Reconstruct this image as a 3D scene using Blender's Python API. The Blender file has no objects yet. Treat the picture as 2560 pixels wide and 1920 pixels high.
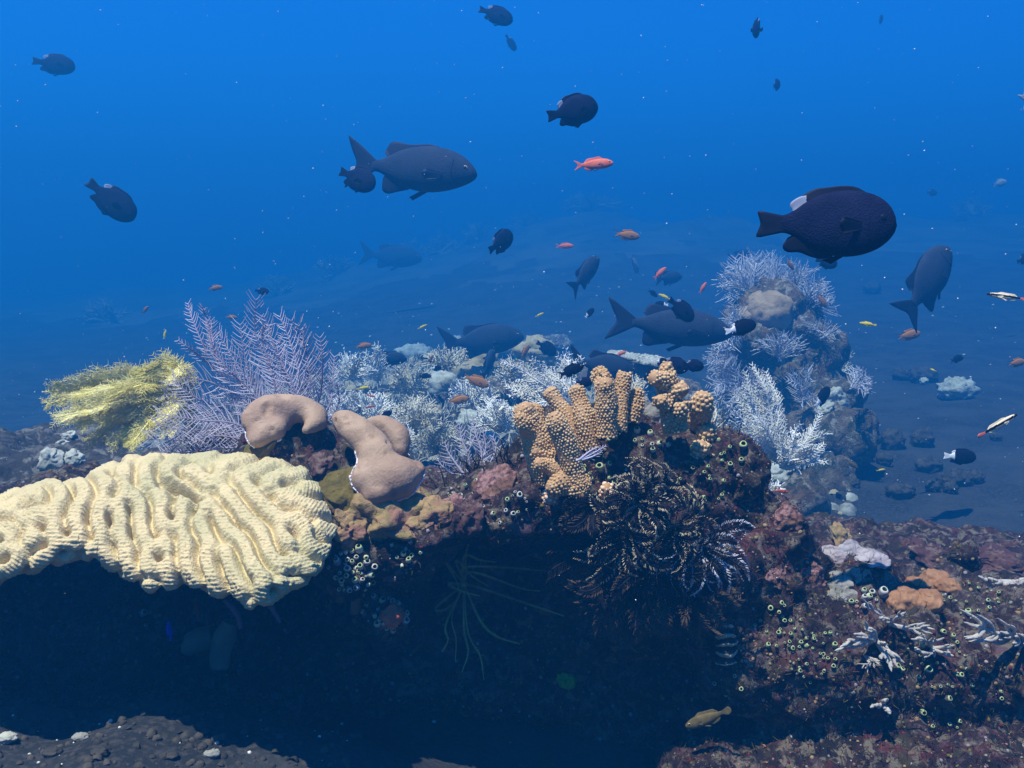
import bpy, math, random
import numpy as np
from mathutils import Vector, Matrix
from mathutils.bvhtree import BVHTree

random.seed(7)
rng = np.random.default_rng(11)
S = bpy.context.scene
COL = S.collection
R_ = math.radians

# ------------------------------------------------------------------ camera
FPX = 2309.0                       # focal length in photo pixels (2560 wide)
PITCH = R_(8.86)
cam_d = bpy.data.cameras.new('camera')
cam_d.sensor_width = 36.0
cam_d.lens = 36.0 * FPX / 2560.0
cam_d.clip_start = 0.02
cam_d.clip_end = 300.0
cam = bpy.data.objects.new('camera', cam_d)
COL.objects.link(cam)
cam.rotation_euler = (math.pi / 2 - PITCH, 0, 0)
S.camera = cam
CR = np.array([1.0, 0, 0])
CF = np.array([0, math.cos(PITCH), -math.sin(PITCH)])
CU = np.array([0, math.sin(PITCH), math.cos(PITCH)])


def P(px, py, d):
    return d * (CF + CR * (px - 1280) / FPX + CU * (960 - py) / FPX)


# ------------------------------------------------------------------ light
SUN_DIR = np.array([-0.24, -0.20, 0.93])
SUN_DIR = SUN_DIR / np.linalg.norm(SUN_DIR)
sun_el = math.asin(SUN_DIR[2])
sun_d = bpy.data.lights.new('sun', 'SUN')
sun_d.energy = 5.0
sun_d.angle = R_(0.5)
sun_d.color = (1.0, 0.80, 0.66)
sun = bpy.data.objects.new('sun', sun_d)
COL.objects.link(sun)
sun.rotation_euler = Vector(SUN_DIR).to_track_quat('Z', 'Y').to_euler()

W = bpy.data.worlds.new('World')
S.world = W
W.use_nodes = True
nt = W.node_tree
bgn = nt.nodes['Background']
sky = nt.nodes.new('ShaderNodeTexSky')
sky.sky_type = 'NISHITA'
sky.sun_disc = False
sky.sun_elevation = sun_el
sky.sun_rotation = math.atan2(SUN_DIR[0], SUN_DIR[1])
tint = nt.nodes.new('ShaderNodeMix')
tint.data_type = 'RGBA'
tint.blend_type = 'MULTIPLY'
tint.inputs[0].default_value = 1.0
nt.links.new(sky.outputs[0], tint.inputs[6])
tint.inputs[7].default_value = (0.015, 0.24, 0.70, 1)      # daylight after some metres of sea water
nt.links.new(tint.outputs[2], bgn.inputs[0])
bgn.inputs[1].default_value = 0.15

S.view_settings.view_transform = 'Standard'
S.view_settings.look = 'None'
S.view_settings.gamma = 1.0
S.view_settings.exposure = 1.16
S.render.engine = 'CYCLES'
S.cycles.max_bounces = 6
S.cycles.diffuse_bounces = 2
S.cycles.glossy_bounces = 2
S.cycles.transmission_bounces = 2
S.cycles.transparent_max_bounces = 8
S.cycles.volume_bounces = 1
S.cycles.use_denoising = True
HAZE = dict(density=0.31, color=(0.006, 0.107, 0.264), absorb=(0.20, 0.42, 0.627), g=0.27, top=2.5)


# ------------------------------------------------------------------ helpers
def hash3(ix, iy, iz, seed):
    h = (ix.astype(np.int64) * 374761393 + iy.astype(np.int64) * 668265263 + iz.astype(np.int64) * 2147483647 + seed * 974711) & 0xffffffff
    h = ((h ^ (h >> 13)) * 1274126177) & 0xffffffff
    h = ((h ^ (h >> 16)) * 2246822519) & 0xffffffff
    return ((h ^ (h >> 15)) & 0xffff) / 32767.5 - 1.0


def vnoise(p, scale, seed=0):
    q = np.asarray(p, float) * scale + 517.3
    i = np.floor(q).astype(np.int64)
    f = q - i
    f = f * f * f * (f * (f * 6 - 15) + 10)
    r = 0
    for a in (0, 1):
        for b in (0, 1):
            for c in (0, 1):
                w = (f[:, 0] if a else 1 - f[:, 0]) * (f[:, 1] if b else 1 - f[:, 1]) * (f[:, 2] if c else 1 - f[:, 2])
                r = r + w * hash3(i[:, 0] + a, i[:, 1] + b, i[:, 2] + c, seed)
    return r


def fbm(p, scale, octaves=4, seed=0, gain=0.5):
    r = 0
    a = 1.0
    for k in range(octaves):
        r = r + a * vnoise(p, scale * 2.03 ** k, seed + k * 31)
        a *= gain
    return r


def nrm(v):
    v = np.asarray(v, float)
    return v / (np.linalg.norm(v, axis=-1, keepdims=True) + 1e-12)


class MB:
    def __init__(self):
        self.V, self.F, self.M, self.n = [], [], [], 0

    def add(self, v, f, mat=0):
        v = np.asarray(v, float).reshape(-1, 3)
        f = np.asarray(f, int) + self.n
        self.V.append(v)
        self.F.append(f)
        self.M.append(np.full(len(f), mat, int))
        self.n += len(v)

    def merge(self, o, matoff=0):
        for v, f, m in zip(o.V, o.F, o.M):
            pass
        base = self.n
        for v in o.V:
            self.V.append(v)
        for f, m in zip(o.F, o.M):
            self.F.append(f + base)
            self.M.append(m + matoff)
        self.n += o.n

    def mesh(self, name, mats, smooth=True, origin=None):
        V = np.concatenate(self.V)
        if origin is not None:
            V = V - np.asarray(origin)
        faces = []
        for f in self.F:
            faces.extend(f.tolist())
        me = bpy.data.meshes.new(name)
        me.from_pydata(V.tolist(), [], faces)
        for m in mats:
            me.materials.append(m)
        mi = np.concatenate(self.M).astype(np.int32)
        me.polygons.foreach_set('material_index', mi)
        me.polygons.foreach_set('use_smooth', np.full(len(faces), smooth, bool))
        me.update()
        return me

    def build(self, name, mats, parent=None, smooth=True, origin=None):
        if not isinstance(mats, (list, tuple)):
            mats = [mats]
        o = bpy.data.objects.new(name, self.mesh(name, mats, smooth, origin))
        COL.objects.link(o)
        if origin is not None:
            o.location = Vector(origin)
        if parent is not None:
            o.parent = parent
        return o


def tag(o, label=None, cat=None, group=None, kind=None):
    if label:
        o['label'] = label
    if cat:
        o['category'] = cat
    if group:
        o['group'] = group
    if kind:
        o['kind'] = kind
    return o


def empty(name, loc=(0, 0, 0)):
    o = bpy.data.objects.new(name, None)
    o.empty_display_size = 0.05
    COL.objects.link(o)
    o.location = Vector(loc)
    return o


def tubes(paths, radii, sides=3, ref=None):
    """N tubes at once: paths (N,k,3), radii (N,k) or (k,)."""
    paths = np.asarray(paths, float)
    N, k, _ = paths.shape
    radii = np.broadcast_to(np.asarray(radii, float), (N, k))
    t = np.gradient(paths, axis=1)
    t = nrm(t)
    if ref is None:
        ref = rng.normal(size=(N, 1, 3))
    ref = np.broadcast_to(ref, t.shape)
    a = nrm(np.cross(t, ref))
    b = np.cross(t, a)
    ang = np.arange(sides) * 2 * math.pi / sides
    ring = paths[:, :, None, :] + radii[:, :, None, None] * (a[:, :, None, :] * np.cos(ang)[None, None, :, None] + b[:, :, None, :] * np.sin(ang)[None, None, :, None])
    V = ring.reshape(-1, 3)
    i = np.arange(N)[:, None, None] * k * sides + np.arange(k - 1)[None, :, None] * sides
    s = np.arange(sides)[None, None, :]
    s2 = (s + 1) % sides
    F = np.stack([i + s, i + s2, i + sides + s2, i + sides + s], -1).reshape(-1, 4)
    return V, F


def spline(pts, n):
    """Catmull-Rom through the points, n samples."""
    p = np.asarray(pts, float)
    if len(p) == 2:
        t = np.linspace(0, 1, n)[:, None]
        return p[0] * (1 - t) + p[1] * t
    q = np.vstack([2 * p[0] - p[1], p, 2 * p[-1] - p[-2]])
    u = np.linspace(0, len(p) - 1 - 1e-9, n)
    i = u.astype(int)
    t = (u - i)[:, None]
    a, b, c, d = q[i], q[i + 1], q[i + 2], q[i + 3]
    return 0.5 * ((2 * b) + (-a + c) * t + (2 * a - 5 * b + 4 * c - d) * t * t + (-a + 3 * b - 3 * c + d) * t ** 3)


def uvsphere(nu=16, nv=10):
    V = [(0, 0, 1)]
    for j in range(1, nv):
        th = math.pi * j / nv
        for i in range(nu):
            ph = 2 * math.pi * i / nu
            V.append((math.sin(th) * math.cos(ph), math.sin(th) * math.sin(ph), math.cos(th)))
    V.append((0, 0, -1))
    F3, F4 = [], []
    for i in range(nu):
        F3.append((0, 1 + i, 1 + (i + 1) % nu))
        b = 1 + (nv - 2) * nu
        F3.append((len(V) - 1, b + (i + 1) % nu, b + i))
    for j in range(nv - 2):
        for i in range(nu):
            a = 1 + j * nu
            F4.append((a + i, a + nu + i, a + nu + (i + 1) % nu, a + (i + 1) % nu))
    return np.array(V, float), F3, F4


SPH = uvsphere()
SPH_S = uvsphere(8, 5)


def add_sphere(mb, c, r, mat=0, rot=None, small=False, noise=0.0, nscale=10, seed=0):
    V, F3, F4 = SPH_S if small else SPH
    v = V * np.asarray(r)
    if rot is not None:
        v = v @ np.asarray(rot).T
    v = v + np.asarray(c)
    if noise:
        v = v + nrm(v - np.asarray(c)) * (noise * vnoise(v, nscale, seed))[:, None]
    base = mb.n
    mb.add(v, F4, mat)
    mb.F.append(np.array(F3, int) + base)
    mb.M.append(np.full(len(F3), mat, int))


def remesh(mb, voxel, smooth_it=3):
    """Union of the closed shapes in mb as one continuous skin -> verts, faces."""
    me = mb.mesh('tmp', [])
    o = bpy.data.objects.new('tmp', me)
    COL.objects.link(o)
    m = o.modifiers.new('r', 'REMESH')
    m.mode = 'VOXEL'
    m.voxel_size = voxel
    dg = bpy.context.evaluated_depsgraph_get()
    dg.update()
    ev = o.evaluated_get(dg)
    em = ev.to_mesh()
    V = np.empty(len(em.vertices) * 3)
    em.vertices.foreach_get('co', V)
    V = V.reshape(-1, 3)
    F = np.empty(len(em.loops), np.int32)
    em.loops.foreach_get('vertex_index', F)
    lt = np.empty(len(em.polygons), np.int32)
    em.polygons.foreach_get('loop_total', lt)
    if (lt == 4).all():
        F = F.reshape(-1, 4)
    else:
        F = np.array([list(p.vertices) for p in em.polygons if len(p.vertices) == 4])
    ev.to_mesh_clear()
    bpy.data.objects.remove(o)
    bpy.data.meshes.remove(me)
    E = np.concatenate([F[:, [0, 1]], F[:, [1, 2]], F[:, [2, 3]], F[:, [3, 0]]])
    for _ in range(smooth_it):
        acc = np.zeros_like(V)
        cnt = np.zeros(len(V))
        for k in range(3):
            acc[:, k] = np.bincount(E[:, 0], V[E[:, 1], k], len(V)) + np.bincount(E[:, 1], V[E[:, 0], k], len(V))
        cnt = np.bincount(E[:, 0], minlength=len(V)) + np.bincount(E[:, 1], minlength=len(V))
        V = V * 0.4 + 0.6 * acc / np.maximum(cnt, 1)[:, None]
    return V, F


def vnormals(V, F):
    n = np.cross(V[F[:, 2]] - V[F[:, 0]], V[F[:, 3]] - V[F[:, 1]])
    N = np.zeros_like(V)
    for k in range(3):
        for c in range(4):
            N[:, k] += np.bincount(F[:, c], n[:, k], len(V))
    return nrm(N)


def mat(name, col, col2=None, scale=30.0, rough=0.75, spec=0.12, bump=0.0, bscale=120.0, detail=4.0, subs=0.0, col3=None, scale3=8.0, voro=0.0, vscale=60.0, thr=(0.40, 0.60)):
    m = bpy.data.materials.new(name)
    m.use_nodes = True
    t = m.node_tree
    b = t.nodes['Principled BSDF']
    b.inputs['Roughness'].default_value = rough
    b.inputs['Specular IOR Level'].default_value = spec
    tc = t.nodes.new('ShaderNodeTexCoord')

    def noise(sc, det=4.0):
        n = t.nodes.new('ShaderNodeTexNoise')
        n.inputs['Scale'].default_value = sc
        n.inputs['Detail'].default_value = det
        n.inputs['Roughness'].default_value = 0.6
        t.links.new(tc.outputs['Object'], n.inputs['Vector'])
        return n

    def mix(fac, a, bb, lo=0.4, hi=0.6):
        r = t.nodes.new('ShaderNodeMapRange')
        r.inputs[1].default_value = lo
        r.inputs[2].default_value = hi
        t.links.new(fac, r.inputs[0])
        x = t.nodes.new('ShaderNodeMix')
        x.data_type = 'RGBA'
        t.links.new(r.outputs[0], x.inputs[0])
        for s, v in ((6, a), (7, bb)):
            if isinstance(v, tuple):
                x.inputs[s].default_value = (*v, 1)
            else:
                t.links.new(v, x.inputs[s])
        return x.outputs[2]

    c = col
    if col2:
        c = mix(noise(scale, detail).outputs[0], c, col2, *thr)
    if col3:
        c = mix(noise(scale3, detail).outputs[0], c, col3, 0.48, 0.62)
    if isinstance(c, tuple):
        b.inputs['Base Color'].default_value = (*c, 1)
    else:
        t.links.new(c, b.inputs['Base Color'])
    h = None
    if bump:
        bn = t.nodes.new('ShaderNodeBump')
        bn.inputs['Strength'].default_value = min(1.0, bump)
        bn.inputs['Distance'].default_value = 0.004
        t.links.new(noise(bscale, 5).outputs[0], bn.inputs['Height'])
        h = bn
    if voro:
        vo = t.nodes.new('ShaderNodeTexVoronoi')
        vo.inputs['Scale'].default_value = vscale
        t.links.new(tc.outputs['Object'], vo.inputs['Vector'])
        b2 = t.nodes.new('ShaderNodeBump')
        b2.inputs['Strength'].default_value = voro
        b2.inputs['Distance'].default_value = 0.004
        t.links.new(vo.outputs[0], b2.inputs['Height'])
        if h:
            t.links.new(h.outputs[0], b2.inputs['Normal'])
        h = b2
    if h:
        t.links.new(h.outputs[0], b.inputs['Normal'])
    if subs:
        b.inputs['Subsurface Weight'].default_value = subs
        b.inputs['Subsurface Scale'].default_value = 0.01
    return m


def rock_mat(name, cols, scales, bump=1.0, dist=0.006):
    """Encrusted rock: a chain of patches of different growth colours."""
    m = bpy.data.materials.new(name)
    m.use_nodes = True
    t = m.node_tree
    b = t.nodes['Principled BSDF']
    b.inputs['Roughness'].default_value = 0.7
    b.inputs['Specular IOR Level'].default_value = 0.18
    tc = t.nodes.new('ShaderNodeTexCoord')
    c = None
    for k, (col, sc) in enumerate(zip(cols, scales)):
        if c is None:
            c = col
            continue
        n = t.nodes.new('ShaderNodeTexNoise')
        n.inputs['Scale'].default_value = sc
        n.inputs['Detail'].default_value = 6
        n.inputs['Roughness'].default_value = 0.68
        n.inputs['Distortion'].default_value = 0.6
        mp = t.nodes.new('ShaderNodeMapping')
        mp.inputs['Location'].default_value = (k * 7.3, k * 3.1, -k * 5.7)
        t.links.new(tc.outputs['Object'], mp.inputs[0])
        t.links.new(mp.outputs[0], n.inputs['Vector'])
        r = t.nodes.new('ShaderNodeMapRange')
        r.inputs[1].default_value = 0.51
        r.inputs[2].default_value = 0.60
        t.links.new(n.outputs[0], r.inputs[0])
        x = t.nodes.new('ShaderNodeMix')
        x.data_type = 'RGBA'
        t.links.new(r.outputs[0], x.inputs[0])
        if isinstance(c, tuple):
            x.inputs[6].default_value = (*c, 1)
        else:
            t.links.new(c, x.inputs[6])
        x.inputs[7].default_value = (*col, 1)
        c = x.outputs[2]
    t.links.new(c, b.inputs['Base Color'])
    n1 = t.nodes.new('ShaderNodeTexNoise')
    n1.inputs['Scale'].default_value = 70
    n1.inputs['Detail'].default_value = 8
    n1.inputs['Roughness'].default_value = 0.7
    t.links.new(tc.outputs['Object'], n1.inputs['Vector'])
    bn = t.nodes.new('ShaderNodeBump')
    bn.inputs['Strength'].default_value = bump
    bn.inputs['Distance'].default_value = dist
    t.links.new(n1.outputs[0], bn.inputs['Height'])
    t.links.new(bn.outputs[0], b.inputs['Normal'])
    return m


# ------------------------------------------------------------------ materials
M = {}
M['sand'] = mat('dark_sand', (0.042, 0.046, 0.048), (0.021, 0.024, 0.027), scale=3.2, bump=1.0, bscale=60, rough=0.9, col3=(0.050, 0.050, 0.052), scale3=90, spec=0.05)
M['reef'] = rock_mat('encrusted_rock', [(0.026, 0.013, 0.012), (0.040, 0.032, 0.011), (0.013, 0.006, 0.008), (0.080, 0.022, 0.022), (0.036, 0.030, 0.018), (0.10, 0.060, 0.066), (0.011, 0.009, 0.009), (0.014, 0.009, 0.010), (0.14, 0.12, 0.09)],
                     [0, 9, 14, 17, 21, 29, 12, 25, 52])
M['reef_dim'] = rock_mat('dim_reef_rock', [(0.045, 0.04, 0.035), (0.07, 0.06, 0.045), (0.025, 0.022, 0.02), (0.11, 0.10, 0.085), (0.20, 0.19, 0.17)], [0, 5, 9, 14, 26], dist=0.012)
M['reef_far'] = rock_mat('far_reef_rock', [(0.11, 0.10, 0.08), (0.17, 0.14, 0.13), (0.06, 0.06, 0.05), (0.30, 0.27, 0.22), (0.16, 0.10, 0.10), (0.42, 0.42, 0.36)], [0, 4, 7, 12, 9, 25], dist=0.02)
M['tower_lobe'] = mat('pale_brown_coral', (0.36, 0.27, 0.17), (0.26, 0.19, 0.12), scale=16, bump=1, bscale=60)
M['tower'] = rock_mat('tower_rock', [(0.13, 0.10, 0.055), (0.19, 0.145, 0.09), (0.05, 0.042, 0.025), (0.18, 0.10, 0.045), (0.05, 0.055, 0.025), (0.30, 0.28, 0.22)], [0, 4, 6, 9, 13, 24], dist=0.02)
M['ridge'] = mat('ridge_rock', (0.044, 0.050, 0.050), (0.085, 0.092, 0.086), scale=0.9, bump=1, bscale=5)  # paler than the sand, with haze put into the colour
M['brain'] = mat('cream_coral', (0.68, 0.55, 0.30), (0.57, 0.48, 0.26), scale=22, rough=0.65, spec=0.12, bump=0.5, bscale=420, voro=0.22, vscale=330, subs=0.0, col3=(0.50, 0.45, 0.24), scale3=6)
M['lobe'] = mat('tan_lobe_coral', (0.34, 0.235, 0.15), (0.45, 0.32, 0.22), scale=16, rough=0.55, spec=0.18, bump=0.35, bscale=260, col3=(0.31, 0.20, 0.135), scale3=9, voro=0.10, vscale=140)
M['lobe_edge'] = mat('pale_growing_edge', (0.75, 0.70, 0.75), rough=0.6)
M['finger'] = mat('orange_coral_skin', (0.38, 0.225, 0.105), (0.46, 0.29, 0.15), scale=40, rough=0.6)
M['rubble'] = mat('grey_rubble', (0.30, 0.31, 0.27), (0.16, 0.16, 0.15), scale=40)
M['polyp'] = mat('pale_polyp', (0.52, 0.34, 0.16), (0.62, 0.45, 0.25), scale=30, rough=0.5)
M['polyp_p'] = mat('pink_polyp', (0.75, 0.50, 0.36), (0.80, 0.58, 0.42), scale=60, rough=0.5)
M['lav'] = mat('lavender_gorgonian', (0.43, 0.41, 0.52), (0.52, 0.50, 0.60), scale=20, rough=0.7)
M['lav_dark'] = mat('grey_gorgonian_stem', (0.20, 0.17, 0.26), (0.30, 0.26, 0.36), scale=30)
M['yellow'] = mat('yellow_hydroid', (0.78, 0.70, 0.20), (0.84, 0.78, 0.36), scale=20, rough=0.7)
M['white'] = mat('white_hydroid', (0.84, 0.84, 0.80), (0.72, 0.72, 0.64), scale=8, rough=0.7)
M['offwhite'] = mat('cream_hydroid', (0.66, 0.64, 0.52), (0.55, 0.52, 0.40), scale=8)
M['greyplume'] = mat('grey_hydroid', (0.62, 0.62, 0.68), (0.50, 0.50, 0.56), scale=8)
M['brownhair'] = mat('brown_hair_weed', (0.055, 0.040, 0.035), (0.09, 0.07, 0.06), scale=30)
M['black'] = mat('black_crinoid', (0.012, 0.012, 0.016), rough=0.6)
M['cream'] = mat('cream_pinnule_tip', (0.52, 0.46, 0.32), (0.36, 0.30, 0.19), scale=40)
M['brownarm'] = mat('brown_crinoid', (0.11, 0.075, 0.045), (0.07, 0.05, 0.035), scale=30)
M['limearm'] = mat('lime_crinoid', (0.62, 0.72, 0.22), (0.30, 0.34, 0.12), scale=15)
M['squirt'] = mat('white_squirt_wall', (0.62, 0.62, 0.56), (0.40, 0.44, 0.34), scale=300)
M['squirt_g'] = mat('green_squirt_wall', (0.18, 0.25, 0.09), (0.34, 0.38, 0.22), scale=300)
M['squirt_in'] = mat('green_squirt_mouth', (0.06, 0.10, 0.02))
M['rim'] = mat('pale_green_rim', (0.42, 0.50, 0.26))
M['olive'] = mat('olive_turf', (0.105, 0.085, 0.018), (0.15, 0.115, 0.025), scale=30, bump=0.8, bscale=200)
M['pinkcr'] = mat('pink_crust', (0.30, 0.17, 0.15), (0.10, 0.045, 0.045), scale=75, bump=1, bscale=150, thr=(0.44, 0.56), voro=1.0, vscale=110, col3=(0.14, 0.075, 0.05), scale3=22)
M['maroon'] = rock_mat('maroon_rock', [(0.075, 0.035, 0.035), (0.045, 0.02, 0.025), (0.12, 0.06, 0.05), (0.16, 0.11, 0.09)], [0, 14, 25, 45])
M['lobe_dk'] = mat('orange_brown_coral', (0.26, 0.125, 0.055), (0.32, 0.17, 0.08), scale=18, rough=0.5, spec=0.2, bump=0.2, bscale=250)
M['redcr'] = mat('red_crust', (0.13, 0.020, 0.017), (0.06, 0.014, 0.013), scale=40, bump=1, bscale=150)
M['palecr'] = mat('pale_crust', (0.38, 0.35, 0.36), (0.22, 0.19, 0.21), scale=40, bump=0.5, bscale=150)
M['tancr'] = mat('tan_crust', (0.34, 0.23, 0.11), (0.20, 0.165, 0.06), scale=45, bump=1, bscale=110, col3=(0.27, 0.14, 0.10), scale3=26, voro=0.7, vscale=85)
M['greycr'] = mat('grey_green_crust', (0.17, 0.17, 0.14), (0.27, 0.26, 0.23), scale=60, bump=1, bscale=150)
M['orange'] = mat('orange_sponge', (0.60, 0.16, 0.07), (0.46, 0.10, 0.05), scale=50, bump=0.5)
M['greysp'] = mat('grey_green_sponge', (0.16, 0.19, 0.13), (0.12, 0.14, 0.09), scale=20, rough=0.5)
M['pinksp'] = mat('pink_weed', (0.20, 0.12, 0.17), (0.12, 0.08, 0.12), scale=40)
M['stone'] = mat('dark_stone', (0.034, 0.034, 0.030), (0.075, 0.068, 0.055), scale=20, bump=1, bscale=60)
M['shell'] = mat('shell_white', (0.70, 0.68, 0.62), (0.45, 0.43, 0.40), scale=50)
M['snow'] = mat('drifting_speck', (0.80, 0.80, 0.80))
M['boulder'] = mat('pale_boulder_coral', (0.50, 0.51, 0.44), (0.30, 0.31, 0.26), scale=14, bump=1, bscale=60, voro=0.6, vscale=40)
M['bushy'] = mat('tan_bush_coral', (0.34, 0.29, 0.18), (0.42, 0.36, 0.22), scale=20)
# fish
M['f_dam'] = mat('damsel_black', (0.005, 0.007, 0.030), (0.009, 0.011, 0.042), scale=5, rough=0.8, spec=0.06, voro=0.28, vscale=70)
M['f_fin'] = mat('dark_fin', (0.004, 0.005, 0.018), rough=0.6)
M['f_white'] = mat('fin_white', (0.28, 0.32, 0.42), rough=0.6)
M['f_rud'] = mat('rudder_grey', (0.020, 0.033, 0.066), (0.028, 0.040, 0.070), scale=6, rough=0.8, spec=0.08, voro=0.25, vscale=85)
M['f_rudfin'] = mat('rudder_fin', (0.010, 0.016, 0.040), rough=0.6)
M['f_org'] = mat('anthias_orange', (0.72, 0.13, 0.045), (0.80, 0.20, 0.10), scale=6, rough=0.5)
M['f_orgfin'] = mat('anthias_fin', (0.66, 0.16, 0.12), rough=0.6)
M['f_brn'] = mat('chromis_brown', (0.42, 0.17, 0.035), (0.34, 0.16, 0.05), scale=5, rough=0.5)
M['f_yel'] = mat('fish_yellow', (0.72, 0.58, 0.03), (0.62, 0.50, 0.05), scale=6)
M['f_blk'] = mat('bicolor_black', (0.005, 0.005, 0.016), rough=0.8, spec=0.04)
M['f_wht'] = mat('bicolor_white', (0.80, 0.80, 0.80))
M['f_blu'] = mat('fish_blue', (0.02, 0.03, 0.60))
M['f_red'] = mat('fish_redbrown', (0.34, 0.06, 0.03))
M['f_cream'] = mat('wrasse_cream', (0.72, 0.62, 0.42))
M['f_tan'] = mat('wrasse_tan', (0.15, 0.115, 0.045), (0.10, 0.08, 0.03), scale=8)
M['f_pale'] = mat('pale_fish', (0.34, 0.38, 0.40), (0.24, 0.28, 0.30), scale=12)
M['iris'] = mat('eye_iris', (0.42, 0.34, 0.22), rough=0.4)
M['pupil'] = mat('eye_pupil', (0.004, 0.004, 0.005), rough=0.2, spec=0.5)


# ------------------------------------------------------------------ seabed
def sstep(a, b, x):
    t = np.clip((x - a) / (b - a), 0, 1)
    return t * t * (3 - 2 * t)


def ground_z(x, y):
    x = np.asarray(x, float)
    y = np.asarray(y, float)
    z = -0.80 - 0.33 * sstep(1.75, 3.0, y) + 0.035 * np.clip(x, -3, 3) * sstep(1.5, 6, y)
    A = np.interp(x / np.maximum(y, 3) * 12, [-9, -6.5, -3.5, -1.6, -0.5, 1.0, 3.2, 7, 12], [-0.45, -0.20, 0.0, 0.40, 0.55, 0.78, 0.70, 0.72, 0.9])
    z = z + A * 1.85 * sstep(6.0, 22.0, y) - 0.10 * np.maximum(y - 25, 0)
    # rubble mound behind the ledge
    ex = (x + 0.42) / 1.75
    ey = (y - 4.7) / 2.35
    r = np.sqrt(ex * ex + ey * ey)
    z = z + 0.33 * (1 - sstep(0.55, 1.1, r))
    # low sand bank in front of the hollow
    z = z + np.interp(x, [-0.5, -0.22, -0.02], [0.20, 0.14, 0.0]) * (1 - sstep(1.13, 1.42, y))
    # unseen shore slope behind the camera, raised to cut light from behind
    z = z + 0.55 * np.maximum(-y - 1.2, 0)
    return z


def gpt(px, py):
    """Where the view ray through a photo pixel meets the seabed."""
    d0 = P(px, py, 1.0)
    ts = np.geomspace(0.8, 40, 1100)
    q = ts[:, None] * d0[None]
    below = q[:, 2] < ground_z(q[:, 0], q[:, 1])
    k = int(np.argmax(below)) if below.any() else len(ts) - 1
    return q[k], ts[k]


def ground():
    ys = np.concatenate([np.linspace(-6, 1.0, 24), np.linspace(1.05, 9, 220), np.geomspace(9.1, 56, 90)])
    xs = np.concatenate([-np.geomspace(32, 4.05, 50), np.linspace(-4, 4, 220), np.geomspace(4.05, 32, 50)])
    X, Y = np.meshgrid(xs, ys)
    p = np.stack([X.ravel(), Y.ravel(), np.zeros(X.size)], 1)
    z = ground_z(p[:, 0], p[:, 1])
    near = 1 - sstep(6, 11, p[:, 1])
    z += 0.016 * fbm(p, 2.3, 4, 5) + 0.011 * near * fbm(p, 9, 4, 9)
    z += 0.30 * sstep(11, 20, p[:, 1]) * np.maximum(fbm(p, 0.8, 4, 15), 0)
    mound = 1 - sstep(0.7, 1.15, np.sqrt(((p[:, 0] + .42) / 1.75) ** 2 + ((p[:, 1] - 4.7) / 2.35) ** 2))
    z += mound * (0.05 * fbm(p, 5, 4, 21) + 0.02 * fbm(p, 22, 3, 23))
    p[:, 2] = z
    ny, nx = X.shape
    i = (np.arange(ny - 1)[:, None] * nx + np.arange(nx - 1)[None]).ravel()
    F = np.stack([i, i + 1, i + nx + 1, i + nx], 1)
    # far reef ridge, lightened so its colour carries some of the distance haze
    cy = p[F].mean(1)
    far = (cy[:, 1] + 3.0 * fbm(cy, 0.7, 4, 33)) > 15.5
    mb = MB()
    mb.add(p, F[~far], 0)
    mb.F.append(F[far])
    mb.M.append(np.ones(far.sum(), int))
    o = mb.build('seabed', [M['sand'], M['ridge']])
    tag(o, 'dark volcanic sand seabed sloping away behind the reef', kind='structure')
    return p, F


GV, GF = ground()
BV_G = BVHTree.FromPolygons([Vector(v) for v in GV], GF.tolist())


def cast(bv, px, py):
    d = P(px, py, 1.0)
    h = bv.ray_cast(Vector((0, 0, 0)), Vector(nrm(d)))
    if h[0] is None:
        return None
    n = np.array(h[1])
    if n @ d > 0:
        n = -n
    return np.array(h[0]), n


def drop(x, y):
    h = BV_G.ray_cast(Vector((x, y, 5)), Vector((0, 0, -1)))
    return np.array(h[0]) if h[0] is not None else np.array([x, y, float(ground_z(x, y))])


# ------------------------------------------------------------------ water: the haze
def haze():
    x, y0, y1, z0, z1 = 33.0, -6.8, 58.0, -6.0, HAZE['top']
    z0 = float(GV[:, 2].min()) - 1.0
    v = [(-x, y0, z0), (x, y0, z0), (x, y1, z0), (-x, y1, z0), (-x, y0, z1), (x, y0, z1), (x, y1, z1), (-x, y1, z1)]
    f = [(3, 2, 1, 0), (4, 5, 6, 7), (0, 1, 5, 4), (1, 2, 6, 5), (2, 3, 7, 6), (3, 0, 4, 7)]
    m = bpy.data.materials.new('sea_water_haze')
    m.use_nodes = True
    t = m.node_tree
    t.nodes.remove(t.nodes['Principled BSDF'])
    pv = t.nodes.new('ShaderNodeVolumePrincipled')
    pv.inputs['Color'].default_value = (*HAZE['color'], 1)
    pv.inputs['Absorption Color'].default_value = (*HAZE['absorb'], 1)
    pv.inputs['Density'].default_value = HAZE['density']
    pv.inputs['Anisotropy'].default_value = HAZE['g']
    t.links.new(pv.outputs[0], t.nodes['Material Output'].inputs['Volume'])
    mb = MB()
    mb.add(v, f)
    o = mb.build('haze', m, smooth=False)
    tag(o, 'blue sea water that fades distant things', kind='stuff')


haze()

# ------------------------------------------------------------------ big rocks
def blob_rock(name, blobs, voxel, material, label, cat='rock', disp=((6, 0.03), (20, 0.010), (60, 0.004)), seed=1, group=None, parts=None):
    mb = MB()
    for (c, r) in blobs:
        add_sphere(mb, c, r)
    V, F = remesh(mb, voxel, 4)
    N = vnormals(V, F)
    for k, (sc, am) in enumerate(disp):
        V = V + N * (am * fbm(V, sc, 3, seed + 50 * k))[:, None]
    mb = MB()
    mb.add(V, F)
    o = mb.build(name, material)
    tag(o, label, cat, group)
    return o, V, F


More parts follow.
